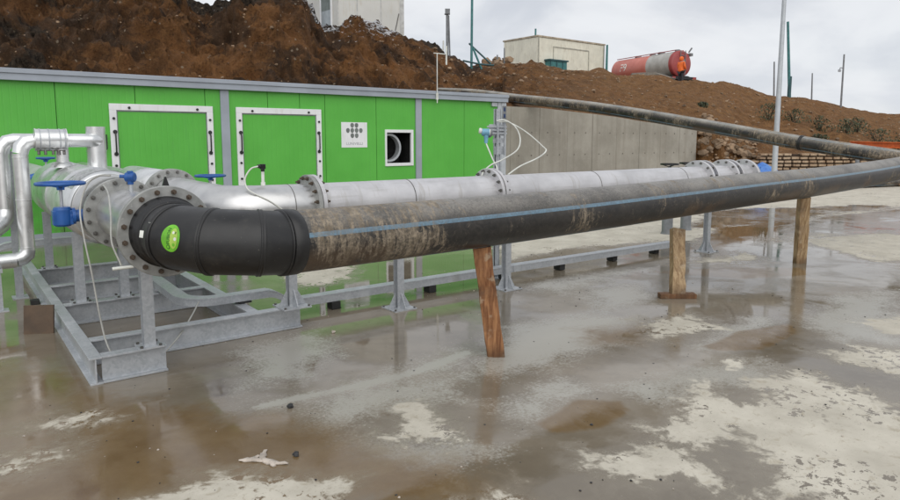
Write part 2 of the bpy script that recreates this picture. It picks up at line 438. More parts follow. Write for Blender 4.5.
M = {}
M['galv'] = mat('galvanised_steel', f_galv); M['plate'] = mat('zinc_plate', f_galv_plate); M['steel'] = mat('pickled_steel', f_steel)
M['stainless'] = mat('stainless_steel', f_stainless); M['clad'] = mat('aluminium_cladding', f_clad); M['spangle'] = mat('spangled_sheet', f_spangle)
M['green'] = mat('green_panel_paint', f_green); M['black_fit'] = mat('black_polyethylene', f_black)
M['pe_main'] = mat('muddy_black_pipe', pe_pipe(4, (1.45, 1.62, .12), (2.2, .4, .7), phase=.5-.80))
M['pe_back'] = mat('dusty_black_pipe', pe_pipe(4, (1.30, 1.56, .0), (7.7, 2.4, 1.7), phase=.1, dustc=(.40, .375, .325)))
M['wood_red'] = mat('reddish_timber', f_wood(True)); M['wood'] = mat('pale_timber', f_wood(False))
M['concrete'] = mat('cast_concrete', f_concrete); M['soil'] = mat('bank_soil', f_soil); M['yard'] = mat('wet_concrete_yard', f_yard)
M['tarp'] = mat('blue_tarpaulin', f_tarp); M['block'] = mat('rough_block', f_block)
M['white'] = m_plain('white_paint', (.80,.81,.82), .4, var=.04, scale=2, grime=(.66,.65,.62))
M['fascia'] = m_plain('grey_blue_sheet', (.34, .375, .425), .42, var=.08, scale=2)
M['blk'] = m_plain('black_plastic', (.018, .018, .019), .4)
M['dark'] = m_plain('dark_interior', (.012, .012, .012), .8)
M['rubber'] = m_plain('black_rubber', (.02, .02, .02), .7)
M['blue'] = m_plain('blue_valve_paint', (.018, .095, .33), .35, var=.2)
M['dkblue'] = m_plain('dark_blue_paint', (.02, .045, .13), .4)
M['bolt'] = m_plain('zinc_bolt', (.15, .145, .135), .45, .6, var=.4, scale=30)
M['rustbolt'] = m_plain('dark_bolt', (.10, .075, .055), .6, .3, var=.4, scale=30)
M['cable'] = m_plain('pale_cable', (.66, .67, .62), .5)
M['cabgrey'] = m_plain('grey_cable', (.42, .42, .39), .5)
M['slate'] = m_plain('sign_print', (.17, .19, .18), .5); M['pale_print'] = m_plain('pale_sign_print', (.33, .34, .36), .5)
M['cream'] = m_plain('cream_container_paint', (.76, .74, .62), .5, var=.08, scale=1.5, grime=(.45, .38, .26))
M['cabin'] = m_plain('white_cabin_panel', (.60, .59, .55), .5, var=.06, scale=.8, grime=(.52, .47, .37))
M['teal'] = m_plain('teal_paint', (.05, .19, .19), .45, var=.2); M['tealdk'] = m_plain('dark_teal_paint', (.03, .09, .10), .5)
M['greyp'] = m_plain('grey_pole_paint', (.20, .21, .22), .5, var=.2); M['lamp'] = m_plain('pale_grey_pole', (.50, .53, .56), .4, .2, var=.06)
M['tred'] = mat('faded_red_tank', f_tank((.56, .16, .12), (.66, .22, .17))); M['tsil'] = mat('dull_silver_tank', f_tank((.36, .35, .32), (.5, .49, .46)))
M['tend'] = mat('dark_red_tank', f_tank((.30, .05, .05), (.38, .075, .07)))
M['orange'] = m_plain('orange_hi_vis', (.85, .17, .03), .7, var=.12, scale=5); M['orange_steel'] = m_plain('orange_steel', (.55, .12, .025), .5, var=.25)
M['trouser'] = m_plain('dark_trousers', (.03, .032, .04), .8); M['skin'] = m_plain('skin', (.50, .30, .21), .55)
M['glass'] = m_plain('window_glass', (.30, .34, .36), .08, var=.2, scale=2); M['stone'] = m_plain('grey_stone', (.22, .20, .17), .8, bump=.4)
M['dkstone'] = m_plain('dark_stone', (.03, .03, .032), .6); M['rubble'] = m_plain('rubble_stone', (.25, .17, .105), .9, var=.45, scale=1.3, bump=.5, bscale=20)
M['rag'] = m_plain('dirty_rag', (.50, .44, .38), .85, var=.25, scale=12, bump=.5); M['lime'] = m_plain('lime_sticker', (.16, .50, .03), .35, var=.2, scale=14)
M['lime2'] = m_plain('yellow_green_print', (.42, .62, .10), .4); M['ink'] = m_plain('dark_green_print', (.015, .06, .02), .5); M['offw'] = m_plain('white_print', (.8, .82, .76), .5)
M['leaf'] = m_plain('shrub_leaf', (.065,.08,.042), .7, var=.4, scale=3); M['twig'] = m_plain('shrub_stem', (.06, .04, .025), .8)
M['ply'] = m_plain('stained_plywood', (.10,.065,.04), .6, var=.3, scale=4); M['cyan'] = m_plain('pale_blue_housing', (.18, .40, .55), .4)

# ------------------------------------------------------------------ camera, world, sun
def setup():
    cd = bpy.data.cameras.new('camera'); cam = bpy.data.objects.new('camera', cd); COL.objects.link(cam)
    f = Vector((math.cos(TH)*math.cos(PITCH), math.sin(TH)*math.cos(PITCH), -math.sin(PITCH)))
    r = Vector((math.sin(TH), -math.cos(TH), 0)); u = r.cross(f)
    m = Matrix((r, u, -f)).transposed().to_4x4(); m.translation = (0, 0, CH); cam.matrix_world = m
    cd.sensor_width = 36; cd.lens = 26.4; cd.shift_y = -32/900.; cd.clip_start = .05; cd.clip_end = 2000
    SC.camera = cam
    SUN_EL, SUN_AZ = R(40), R(243)        # behind and to the left of the viewer
    sd = bpy.data.lights.new('sun', 'SUN'); sd.energy = 1.5; sd.angle = R(70); sd.color = (1, .97, .92)
    so = bpy.data.objects.new('sun', sd); COL.objects.link(so)
    d = Vector((math.cos(SUN_EL)*math.cos(SUN_AZ), math.cos(SUN_EL)*math.sin(SUN_AZ), math.sin(SUN_EL)))
    so.rotation_euler = d.to_track_quat('Z', 'Y').to_euler(); so.location = (0, 0, 30)
    w = bpy.data.worlds.new('World'); SC.world = w; w.use_nodes = True
    t = NT(w)
    sky = t.n('ShaderNodeTexSky', {'sky_type': 'NISHITA', 'sun_disc': False, 'sun_elevation': SUN_EL, 'sun_rotation': PI/2 - SUN_AZ})
    g = t.coord('Generated'); x = t.n('ShaderNodeSeparateXYZ'); t.set(x, 0, g)
    # a cloud deck: directions projected on a plane overhead, so clouds flatten towards the horizon
    zz = t.math('ADD', t.math('MAXIMUM', x.outputs[2], 0.), .34)
    pl = t.n('ShaderNodeCombineXYZ'); t.set(pl, 0, t.math('DIVIDE', x.outputs[0], zz)); t.set(pl, 1, t.math('DIVIDE', x.outputs[1], zz))
    n1 = t.noise(pl, 1.9, 6, .5, .4); n2 = t.noise(pl, 3.3, 6, .55, .3)
    cl = t.mix(t.mr(t.math('ADD', t.math('MULTIPLY', n1, .7), t.math('MULTIPLY', n2, .3)), .38, .60), (6.1, 6.4, 7.0), (8.9, 9.0, 9.2))
    cl = t.mix(t.mr(x.outputs[2], .0, .30, .5, 0.), cl, (8.3, 8.6, 9.1))
    cov = t.mr(n2, .2, .75, .99, .90)
    bg = t.n('ShaderNodeBackground'); t.set(bg, 0, t.mix(cov, sky.outputs[0], cl)); bg.inputs[1].default_value = .1
    o = t.n('ShaderNodeOutputWorld'); t.t.links.new(bg.outputs[0], o.inputs[0])
    v = SC.view_settings; v.view_transform = 'Standard'; v.look = 'None'; v.exposure = 0; v.gamma = 1; v.use_curve_mapping = False
setup()

# ------------------------------------------------------------------ the yard (wet concrete) and earth
DRY = [
 [(1.96,3.19),(2.12,3.27),(2.25,3.5),(2.41,3.5),(2.32,3.3),(2.36,3.18),(2.23,2.93),(2.06,2.98)],
 [(5.26,3.77),(5.83,3.66),(5.67,3.32),(5.18,3.29),(4.89,3.4)],
 [(3.3,2.25),(4.08,2.4),(4.13,2.12),(4.4,2.13),(4.59,2.32),(5.06,2.19),(5.04,1.8),(4.8,1.67),(4.79,1.47),(4.95,1.2),(3.62,.84),(3.19,1.16),(3.46,1.32),(3.3,1.42),(3.19,1.56),(3.36,1.62),(3.54,1.69),(3.55,1.84),(3.69,1.95),(3.34,2.0)],
 [(2.69,2.23),(3.0,2.15),(3.2,2.03),(3.12,1.8),(3.1,1.57),(2.95,1.64),(2.95,1.87),(2.68,1.92),(2.66,2.09)],
 [(4.08,2.49),(4.26,2.52),(4.22,2.43),(4.08,2.42)], [(4.84,2.65),(4.94,2.6),(4.85,2.52),(4.74,2.58)],
 [(5.67,2.29),(6.12,2.14),(6.23,1.96),(6.34,1.71),(5.72,1.53),(5.63,1.76),(5.64,2.03)],
 [(.62,3.24),(.8,3.38),(1.1,3.22),(1.34,3.01),(1.45,2.84),(1.34,2.69)], [(1.93,2.29),(2.13,2.29),(2.14,2.13)],
 [(.36,4.62),(.52,4.64),(.68,4.62),(.67,4.51),(.45,4.5)], [(.04,4.19),(.27,4.24),(.42,4.22),(.38,4.14),(.12,4.13)],
 [(3.62,8.23),(4.4,8.18),(4.08,7.46),(3.63,7.13),(3.23,7.23)],
 [(6.29,6.92),(7.68,7.15),(9.56,7.03),(10.09,6.2),(11.4,6.71),(11.92,7.57),(14.42,8.9),(16.48,8.5),(19.36,7.27),(21.48,5.64),(34.65,9.19),(25.78,15.98),(8.97,10.03)],
 [(8.51,5.22),(9.66,5.17),(9.56,4.81),(8.89,4.83)], [(11.5,5.12),(13.56,4.72),(14.73,3.83),(11.66,3.0),(10.56,3.65)],
 [(6.9,2.52),(7.41,2.31),(7.59,1.99),(7.0,1.9),(6.75,2.21)]]
MUD = [
 [(2.8,2.75),(3.27,2.88),(3.49,2.68),(3.4,2.54),(3.06,2.5),(2.79,2.61)], [(5.01,2.99),(5.67,3.04),(6.29,2.89),(6.02,2.7),(5.3,2.67),(5.01,2.86)],
 [(12.3,7.47),(12.99,6.37),(11.16,5.38),(10.87,6.02)], [(7.39,5.17),(8.32,4.8),(9.19,4.14),(8.81,3.84),(7.86,4.26)]]
STAIN = [[(.07,7.02),(.83,4.75),(1.46,3.87),(1.96,2.83),(2.12,2.2),(-.02,3.62)], [(4.58,3.88),(5.05,3.68),(4.79,3.48),(4.42,3.62)]]
PALE = [  # pale damp concrete, plus sky sheen on the wet film put into the colour
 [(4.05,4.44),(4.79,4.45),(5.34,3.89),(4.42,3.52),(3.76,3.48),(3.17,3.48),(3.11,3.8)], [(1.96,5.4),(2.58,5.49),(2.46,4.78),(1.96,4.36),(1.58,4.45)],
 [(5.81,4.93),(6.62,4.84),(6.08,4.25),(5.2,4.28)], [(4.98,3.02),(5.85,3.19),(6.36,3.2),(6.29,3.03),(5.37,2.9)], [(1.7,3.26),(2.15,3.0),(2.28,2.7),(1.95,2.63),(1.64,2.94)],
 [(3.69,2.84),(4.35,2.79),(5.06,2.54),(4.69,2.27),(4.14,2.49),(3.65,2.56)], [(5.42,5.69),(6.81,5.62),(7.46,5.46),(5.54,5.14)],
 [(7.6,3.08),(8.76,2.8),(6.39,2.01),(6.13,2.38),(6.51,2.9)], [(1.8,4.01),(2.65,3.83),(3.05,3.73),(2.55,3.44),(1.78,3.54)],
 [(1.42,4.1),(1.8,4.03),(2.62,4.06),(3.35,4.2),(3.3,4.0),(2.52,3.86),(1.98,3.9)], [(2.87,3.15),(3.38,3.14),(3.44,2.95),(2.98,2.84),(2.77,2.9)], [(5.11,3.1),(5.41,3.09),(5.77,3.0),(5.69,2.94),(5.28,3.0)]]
PUD = [
 [(2.8,2.75),(3.27,2.88),(3.49,2.68),(3.4,2.54),(3.06,2.5),(2.79,2.61)],
 [(2.38,7.08),(3.06,6.03),(4.31,6.21),(4.56,5.41),(3.47,4.25),(2.48,4.09),(1.62,4.26),(1.7,5.11)],
 [(5.6,4.61),(6.91,4.22),(7.74,3.58),(6.51,2.9),(5.58,3.19),(4.62,3.36),(4.46,3.66)],
 [(5.18,2.44),(5.56,2.0),(5.62,1.56),(5.17,1.43),(5.01,1.67),(5.03,2.22)],
 [(.65,11.96),(.96,6.72),(.75,6.33),(.28,6.86)], [(3.5,8.32),(6.38,7.57),(4.87,5.78),(2.94,6.49)],
 [(2.66,2.77),(2.75,2.53),(2.27,2.08),(2.02,2.39),(2.25,2.75)], [(13.85,8.55),(14.19,6.65),(9.53,4.43),(8.74,5.04)]]
def sdf(px, py, polys, lim):
    """signed distance to the nearest outline, positive inside, clipped to +-lim"""
    out = np.full(px.shape, -lim)
    for P in polys:
        P = np.array(P); d = np.full(px.shape, 1e9); ins = np.zeros(px.shape, bool)
        for i in range(len(P)):
            a = P[i]; b = P[(i+1) % len(P)]; e = b-a; L = (e*e).sum()
            t = np.clip(((px-a[0])*e[0]+(py-a[1])*e[1])/L, 0, 1)
            d = np.minimum(d, np.hypot(px-a[0]-t*e[0], py-a[1]-t*e[1]))
            if (a[1] > py.min()-99):
                c = ((a[1] > py) != (b[1] > py)) & (px < (b[0]-a[0])*(py-a[1])/((b[1]-a[1]) if abs(b[1]-a[1]) > 1e-9 else 1e-9)+a[0])
                ins ^= c
        out = np.maximum(out, np.where(ins, d, -d))
    return np.clip(out, -lim, lim)
def grid_mesh(name, X, Y, Z, attrs, m, smooth=True):
    ni, nj = X.shape
    V = np.stack([X, Y, Z], -1).reshape(-1, 3)
    idx = np.arange(ni*nj).reshape(ni, nj)
    F = np.stack([idx[:-1,:-1], idx[1:,:-1], idx[1:,1:], idx[:-1,1:]], -1).reshape(-1, 4)
    me = bpy.data.meshes.new(name); me.vertices.add(len(V)); me.vertices.foreach_set('co', V.ravel())
    me.loops.add(F.size); me.loops.foreach_set('vertex_index', F.ravel().astype(np.int32))
    me.polygons.add(len(F)); me.polygons.foreach_set('loop_start', np.arange(0, F.size, 4, dtype=np.int32))
    me.update(calc_edges=True); me.polygons.foreach_set('use_smooth', np.full(len(F), smooth))
    for k, a in attrs.items():
        at = me.attributes.new(k, 'FLOAT', 'POINT'); at.data.foreach_set('value', np.asarray(a, np.float32).ravel())
    me.materials.append(m); me.validate()
    o = bpy.data.objects.new(name, me); COL.objects.link(o); return o
def yard():
    xs = np.concatenate([np.arange(-7, -1, .12), np.arange(-1, 8, .04), np.arange(8, 34, .13)])
    ys = np.concatenate([np.arange(-3, .2, .12), np.arange(.2, 6, .04), np.arange(6, 16.4, .10)])
    X, Y = np.meshgrid(xs, ys, indexing='ij')
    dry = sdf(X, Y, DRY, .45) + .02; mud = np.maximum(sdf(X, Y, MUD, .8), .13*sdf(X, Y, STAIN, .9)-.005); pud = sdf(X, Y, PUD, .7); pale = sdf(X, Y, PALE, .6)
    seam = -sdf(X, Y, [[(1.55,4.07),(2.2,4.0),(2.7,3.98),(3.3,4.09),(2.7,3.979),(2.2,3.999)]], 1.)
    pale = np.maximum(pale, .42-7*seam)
    # the light margin of the far slab dries first
    D = X*math.cos(TH) + Y*math.sin(TH)
    far = np.clip((D-8.6)/3.5, 0, 1)*.22*np.clip((X-5.5)/2, 0, 1)
    dry = np.where((far > 0), np.maximum(dry, -.30), dry)
    Z = .004*fbm(X*.3, Y*.3, X*0, 2, 5)
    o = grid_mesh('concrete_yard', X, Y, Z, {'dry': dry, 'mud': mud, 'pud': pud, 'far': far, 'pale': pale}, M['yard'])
    tag(o, kind='structure')
    b = MB(); b.v = [(-700,-700,-.06),(900,-700,-.06),(900,900,-.06),(-700,900,-.06)]; b.face((0,1,2,3))
    tag(b.build('ground', m_plain('bare_earth', (.13,.085,.05), .95, scale=.4, bump=.6, bscale=3)), kind='structure')
yard()

# ------------------------------------------------------------------ the excavated bank and the plateau above it
def polar(px, depth):
    a = (np.asarray(px, float)-450)/660.
    return depth*(math.cos(TH)+a*math.sin(TH)), depth*(math.sin(TH)-a*math.cos(TH))
def at_px(px, py, depth):          # survey helper used only to place far things at their true distance
    x, y = polar(px, depth); return Vector((float(x), float(y), CH+(139-py)*depth*1.003/660.))
CREST = np.array([(-420,-60,27),(-260,-58,27),(-150,-50,27),(0,-36,25),(60,-30,24.5),(120,-24,24),(192,-3,24),(203,12,24),(212,18,24),(228,19,24),(236,10,23.5),(243,-3,23),(275,-7,23),(306,-4,23.5),(316,14,24.5),(327,29,25),
 (342,31.5,26),(347,24,26),(354,18,26),(362,19,26.5),(372,24,27),(384,31,28),(397,39,28.5),(408,44,29),(425,48,30),(440,53,31),(455,61,32),(470,72,33.5),(480,68,34.5),(500,66,36),(530,65,38),(545,69,39),(565,70,40.5),(590,72,42),
 (615,75.5,43.5),(650,78.5,44.5),(690,80.5,44.5),(720,84,45),(740,88.5,45),(770,95,45.5),(800,101.5,46),(830,107.5,47),(860,111,48.5),(900,115,50),(960,121,52),(1080,131,54),(1250,136,58),(1500,138,60)], float)
def wall_top(X): return np.interp(X, [12.3,14.66,15.9,17.12,18.36,19.63,20.86,22.06,23.19], [2.715,2.70,2.635,2.57,2.495,2.38,2.293,2.197,2.133])
HILL = {}
def hill():
    pxs = np.concatenate([np.arange(-420,-20,8.), np.arange(-20,920,2.2), np.arange(920,1500,12.)])
    cy = np.interp(pxs, CREST[:,0], CREST[:,1]); cd = np.interp(pxs, CREST[:,0], CREST[:,2])
    az = (pxs-450)/660.
    dx = math.cos(TH)+az*math.sin(TH); dy = math.sin(TH)-az*math.cos(TH)
    # toe of the bank
    bd = np.empty_like(pxs); bz = np.empty_like(pxs)
    d_b = 16.25/np.maximum(dy, .05); d_w = 14.86/np.maximum(dy, .05)
    kx = np.array([-420, 499, 503, 697, 703, 745, 760, 860, 885, 960, 1500.])
    for i, p in enumerate(pxs):
        if p < 503: bd[i] = d_b[i]; bz[i] = 1.6
        elif p < 699:
            bd[i] = d_w[i]; bz[i] = wall_top(dx[i]*bd[i]) - .10
        else:
            bd[i] = float(np.interp(p, [699, 745, 862, 905, 1500], [26.0, 26.4, 26.6, 24.4, 30])); bz[i] = float(np.interp(p, [699, 730, 752, 855, 880], [2.0, 1.35, 1.0, .95, .05]))
    cz = CH + (139-cy)*cd*1.003/660.
    T = np.concatenate([np.linspace(-1, -.1, 10), np.linspace(0, 1, 105), 1+np.array([.010,.022,.04,.065,.10,.16,.25,.4,.6,.9,1.4,2.2,3.5])])
    P, TT = np.meshgrid(pxs, T, indexing='ij')
    n = len(pxs); tc = np.clip(TT, 0, 1)
    D = bd[:,None] + (cd-bd)[:,None]*tc + np.clip(TT-1, 0, 9)*22
    low = np.clip(-TT, 0, 1); spill = np.exp(-((P-720)/24.)**2)
    D = D - low*(.15+1.3*spill)
    right = np.clip((P-560)/160., 0, 1)
    prof = tc**.82*(1-right) + (1-(1-tc)**1.22)*right
    # where the bank is cut steep behind the plant container the shelf sits low first
    Z = bz[:,None] + (cz-bz)[:,None]*prof - low*(bz[:,None]+.12)
    plate = np.interp(P, [-420,300,420,560,700,800,900,1100,1500], [6.2,6.1,6.0,5.75,5.35,4.6,3.5,2.2,1.6])
    back = np.clip((TT-1)/.10, 0, 1); back = back*back*(3-2*back)
    Z = np.where(TT > 1, cz[:,None]*(1-back)+np.minimum(plate, cz[:,None]+.4)*back, Z)
    X = D*dx[:,None]; Y = D*dy[:,None]
    left = 1-np.clip((P-400)/220., 0, 1)
    n1 = fbm(X*.55, Y*.55, Z*.8, 3, 3); n2 = fbm(X*1.7, Y*1.7, Z*1.9, 5, 11, .6)
    rid = 1-np.abs(fbm(X*.9, Y*.9, Z*1.1, 4, 23, .55)); rid = rid**2-.55
    env = np.clip(tc*9, 0, 1)*np.where(TT > 1, np.clip(1-(TT-1)*5, .12, 1), 1)
    topf = 1 - .55*np.clip((tc-.86)/.14, 0, 1)*(TT <= 1)
    amp = (.44*left+.18)*env*topf
    amp = np.where((P > 742) & (P < 870), amp*np.clip(.35+tc*4, 0, 1), amp)
    toe = np.exp(-((P-722)/26.)**2)*np.exp(-tc*16)                 # rubble slump beside the wall's end
    dsp = spill*(low+np.exp(-tc*14)*.8)*(.30*n2+.22*n1) + amp*(n1*.70 + rid*.80*left + n2*.42 + .10*left*fbm(X*4.3, Y*4.3, Z*4.6, 3, 77, .65)) + toe*.1*n2
    gul = np.where((P > 560), .16*fbm(P*.055, TT*3.2, Z*0, 3, 61)*env, 0)   # rain runnels down the right-hand face
    Z = Z + dsp*.55 + gul; D2 = dsp*.75
    X = X - dx[:,None]*D2*.8; Y = Y - dy[:,None]*D2*.8
    s = np.clip(n2*.5+.5, 0, 1)
    dark = np.clip((330-P)/260., 0, 1)*np.clip((tc-.34)*1.7, 0, 1)*.95 + np.clip((tc-.80)/.16, 0, 1)*left*.62
    heap = np.clip((95-P)/45, 0, 1)*np.clip((.58-tc)*6, 0, 1)
    dark = np.maximum(dark, heap*.62)
    tan = np.clip((P-480)/140., 0, 1)*.95
    snow = np.exp(-((P-375)/55.)**2)*np.clip((tc-.30)*2.2, 0, 1) + np.exp(-((P-285)/80.)**2)*np.clip((tc-.55)*2, 0, 1)*.8 + .25*np.exp(-((P-130)/60.)**2) - .5
    snow = np.where(P > 520, -.8, snow) + .35*np.clip((tc-.9)/.08, 0, 1)*left
    o = grid_mesh('hillside', X, Y, Z, {'dark': dark, 'tan': tan, 'snow': snow}, M['soil'], True)
    tag(o, kind='structure')
    HILL.update(P=pxs, T=T, X=X, Y=Y, Z=Z, N=105)
hill()
def ground_z(x, y):
    """height of the bank near (x, y): nearest surface sample"""
    d = (HILL['X']-x)**2 + (HILL['Y']-y)**2; i = np.unravel_index(np.argmin(d), d.shape); return float(HILL['Z'][i])
def hill_pt(px, t):
    i = int(np.argmin(np.abs(HILL['P']-px))); j = int(np.argmin(np.abs(HILL['T']-t)))
    return Vector((float(HILL['X'][i,j]), float(HILL['Y'][i,j]), float(HILL['Z'][i,j])))
def lump(b, c, r, flat=1., mi=0):
    """an angular stone"""
    n = random.choice((5, 6, 7)); q = Euler((random.random()*6, random.random()*6, random.random()*6)).to_matrix(); c = Vector(c); o = len(b.v)
    lv = [(0,0,1)] + [(math.cos(6.283*k/n+random.random()*.5)*random.uniform(.75,1.1), math.sin(6.283*k/n+random.random()*.5)*random.uniform(.75,1.1), random.uniform(-.15,.55)) for k in range(n)] \
       + [(math.cos(6.283*k/n)*random.uniform(.5,.9), math.sin(6.283*k/n)*random.uniform(.5,.9), -random.uniform(.5,.8)) for k in range(n)]
    for p in lv:
        w = q @ Vector(p); b.v.append((c.x+w.x*r, c.y+w.y*r, c.z+w.z*r*flat))
    for k in range(n):
        l = (k+1) % n
        b.face((o, o+1+k, o+1+l), mi=mi); b.face((o+1+k, o+1+n+k, o+1+n+l, o+1+l), mi=mi)
    b.face([o+1+n+k for k in range(n)][::-1], mi=mi)
def rubble():
    b = MB()
    for _ in range(3000):
        px = random.uniform(-30, 940); t = random.random()**.8*.98
        if px < 430 and random.random() < .62: continue
        if 500 < px < 700 and t < .03: continue
        p = hill_pt(px, t); s = random.random()
        r = .025+(.05 if px < 420 else .09)*s**5
        lump(b, p+Vector((random.uniform(-.12,.12), random.uniform(-.12,.12), r*.15)), r, .75)
    for _ in range(320):                                     # spill beside the end of the cast wall
        px = random.uniform(698, 752); t = random.random()**2*.16
        p = hill_pt(px, t) if random.random() < .5 else hill_pt(px, -random.random()); r = .05+.17*random.random()**2.5
        lump(b, p+Vector((random.uniform(-.2,.2), random.uniform(-.2,.2), r*.3)), r, .8)
    for _ in range(260):                                     # loose toe along the far edge of the slab
        px = random.uniform(840, 990); p = hill_pt(px, random.random()**2*.06); r = .03+.07*random.random()**2
        lump(b, p+Vector((random.uniform(-.2,.2), random.uniform(-.2,.2), r*.2)), r, .7)
    tag(b.build('rubble', M['rubble']), 'brown stones and broken rock scattered over the earth bank', 'rubble', kind='stuff')
    g = MB()
    for _ in range(420):
        x = random.uniform(.2, 7.5); y = random.uniform(1.2, 7.2)
        lump(g, (x, y, .003), random.choice((.003,.004,.004,.005,.008)), .6, mi=random.choice((0,0,0,1)))
    tag(g.build('grit', [M['dkstone'], M['rag']]), 'tiny dark and pale crumbs of grit scattered on the wet concrete', 'grit', kind='stuff')
rubble()

# ------------------------------------------------------------------ the green plant container
def flange(name, parent, c, axis, r_out, r_in, th, m, nb=16, bolt='bolt', both=True, rb=None, start=0.):
    """a bolted ring: flange > bolts"""
    ax = Vector(axis).normalized(); c = Vector(c)
    f = MB().lathe([(r_in,-th/2),(r_out-.004,-th/2),(r_out,-th/2+.004),(r_out,th/2-.004),(r_out-.004,th/2),(r_in,th/2)], c, ax, 56).build(name, m, parent)
    u = Vector((0,0,1)) - ax*ax.z; u.normalize(); w = ax.cross(u); rb = rb or (r_out+r_in)/2+.012
    base = None
    for k in range(nb):
        a = 2*PI*(k+.5)/nb + start; p = c + (u*math.cos(a)+w*math.sin(a))*rb
        if base is None:
            q = MB(); L = th/2+.022
            h = lambda r, z: [p + ax*z + (u*math.cos(PI*j/3)+w*math.sin(PI*j/3))*r for j in range(6)]
            cc = lambda r, z: [p + ax*z + (u*math.cos(PI*j/5)+w*math.sin(PI*j/5))*r for j in range(10)]
            q.rings([cc(.0095, -th/2-.036 if both else -th/2+.004), cc(.0095, th/2+.036)], (True, True), False)
            for sgn in ((1,-1) if both else (1,)):
                q.rings([h(.0175, sgn*th/2), h(.0175, sgn*(th/2+.017))], (True, True), False)
            base = q.build('bolt', M[bolt], f); p0 = p
        else:
            o = base.copy(); COL.objects.link(o); o.parent = f; o.location = p-p0
    return f
def container():
    YF = 13.26; X0, X1 = -4.2, 12.0
    t = thing('plant_container', 'long bright green panelled container building with grey roof edge behind the pipes', 'container building', (4, 14.5, 0))
    b = MB(); g = .006
    cuts = [-3.4,-2.14,-.88,.37,1.61,2.88,4.14,5.41,6.12,6.71,8.01,9.13,10.61,11.72]
    for a, c in zip(cuts[:-1], cuts[1:]):
        if a == 8.01:                       # leave the square duct opening
            b.box(a+g, 8.27, YF, YF+.06, .12, 2.74); b.box(8.99, c-g, YF, YF+.06, .12, 2.74)
            b.box(8.27, 8.99, YF, YF+.06, .12, 1.15); b.box(8.27, 8.99, YF, YF+.06, 1.936, 2.74)
        else: b.box(a+g, c-g, YF, YF+.06, .12, 2.74)
    b.build('front_wall', M['green'], t)
    s = MB()
    s.box(X0+.05, 8.2, YF+.05, 15.7, .1, 2.75); s.box(9.05, X1-.03, YF+.05, 15.7, .1, 2.75); s.box(8.2, 9.05, 14.2, 15.7, .1, 2.75)
    s.box(8.2, 9.05, YF+.07, 14.2, .1, 1.13); s.box(8.2, 9.05, YF+.07, 14.2, 1.95, 2.75)
    s.build('shell', M['green'], t)
    r = MB(); r.box(X0, X1+.02, YF-.07, 15.78, 2.73, 2.80); r.box(X0, X1+.02, YF-.11, YF-.07, 2.715, 2.905); r.box(X0, X1+.02, YF-.07, 15.78, 2.80, 2.895)
    r.box(X0, X1+.03, YF-.135, YF-.11, 2.83, 2.91)
    r.build('roof_edge', M['fascia'], t, bevel=.006)
    k = MB(); k.box(X0, X1, YF-.02, YF+.05, .0, .12); k.build('base_rail', M['fascia'], t)
    for x0, x1 in ((-.62,-.44),(4.43,4.60),(9.10,9.27)):
        p = MB(); p.box(x0, x1, YF-.035, YF, .02, 2.715); p.build('wall_post', M['fascia'], t, bevel=.004)
    p = MB(); p.box(11.72, 12.0, YF-.04, YF+.2, .02, 2.715); p.box(11.84, 12.005, YF-.055, YF-.04, .02, 2.70)
    p.build('corner_post', M['lamp'], t, bevel=.004)
    p = MB(); p.box(11.86, 12.0, YF-.066, YF-.055, 2.05, 2.62); p.build('corner_plate', M['greyp'], t)
    for q in range(3):
        p = MB(); p.box(11.9, 11.96, YF-.072, YF-.066, 2.14+q*.17, 2.24+q*.17); p.build('corner_slot', M['dkblue'], t)
    p = MB(); p.box(11.50, 11.68, YF-.06, YF, 2.60, 2.70); p.build('corner_clip', M['galv'], t)
    for x0, x1 in ((2.43,4.27),(4.73,6.60)):
        h = MB(); h.box(x0+.10, x1-.10, YF-.022, YF-.004, .55, 2.26); hh = h.build('hatch', M['green'], t)
        sl = MB(); sl.box(x0+.118, x1-.118, YF-.03, YF-.0225, 2.245, 2.267); sl.box(x0+.118, x0+.135, YF-.03, YF-.0225, .57, 2.2445); sl.box(x1-.135, x1-.118, YF-.03, YF-.0225, .57, 2.2445); sl.build('gap_shade', M['greyp'], hh)  # dark strip added to draw the shaded gap between hatch and frame
        f = MB(); z0, z1, w, y = .45, 2.385, .118, YF-.05
        f.box(x0, x1, y, YF-.003, z1-w, z1); f.box(x0, x1, y, YF-.003, z0, z0+w)
        f.box(x0, x0+w, y, YF-.003, z0+w, z1-w); f.box(x1-w, x1, y, YF-.003, z0+w, z1-w)
        f.build('hatch_frame', M['white'], hh, bevel=.006)
        kn = None
        spots = [(x0+.33, z1-.07), (x1-.30, z1-.07)] + [(x, z) for x in (x0+.065, x1-.065) for z in (2.12, 1.27, .95, .62)]
        for x, z in spots:
            if kn is None:
                kb = MB(); kb.lathe([(.001,0),(.023,0),(.023,.022),(.016,.03),(.001,.03)], (x, y, z), (0,-1,0), 12, closed=False); kn = kb.build('knob', M['blk'], hh); s0 = (x, z)
            else:
                o = kn.copy(); COL.objects.link(o); o.parent = hh; o.location = (x-s0[0], 0, z-s0[1])
        hd = None
        for x in (x0+.075, x1-.075):
            if hd is None:
                hb = MB(); hb.tube([(x,y,1.48),(x,y-.035,1.51),(x,y-.05,1.56),(x,y-.05,1.80),(x,y-.035,1.85),(x,y,1.88)], .014, 10)
                for z in (1.48, 1.88): hb.lathe([(.001,0),(.036,0),(.036,.02),(.001,.024)], (x, y, z), (0,-1,0), 12, closed=False)
                hd = hb.build('handle', M['blk'], hh); s0 = x
            else:
                o = hd.copy(); COL.objects.link(o); o.parent = hh; o.location = (x-s0, 0, 0)
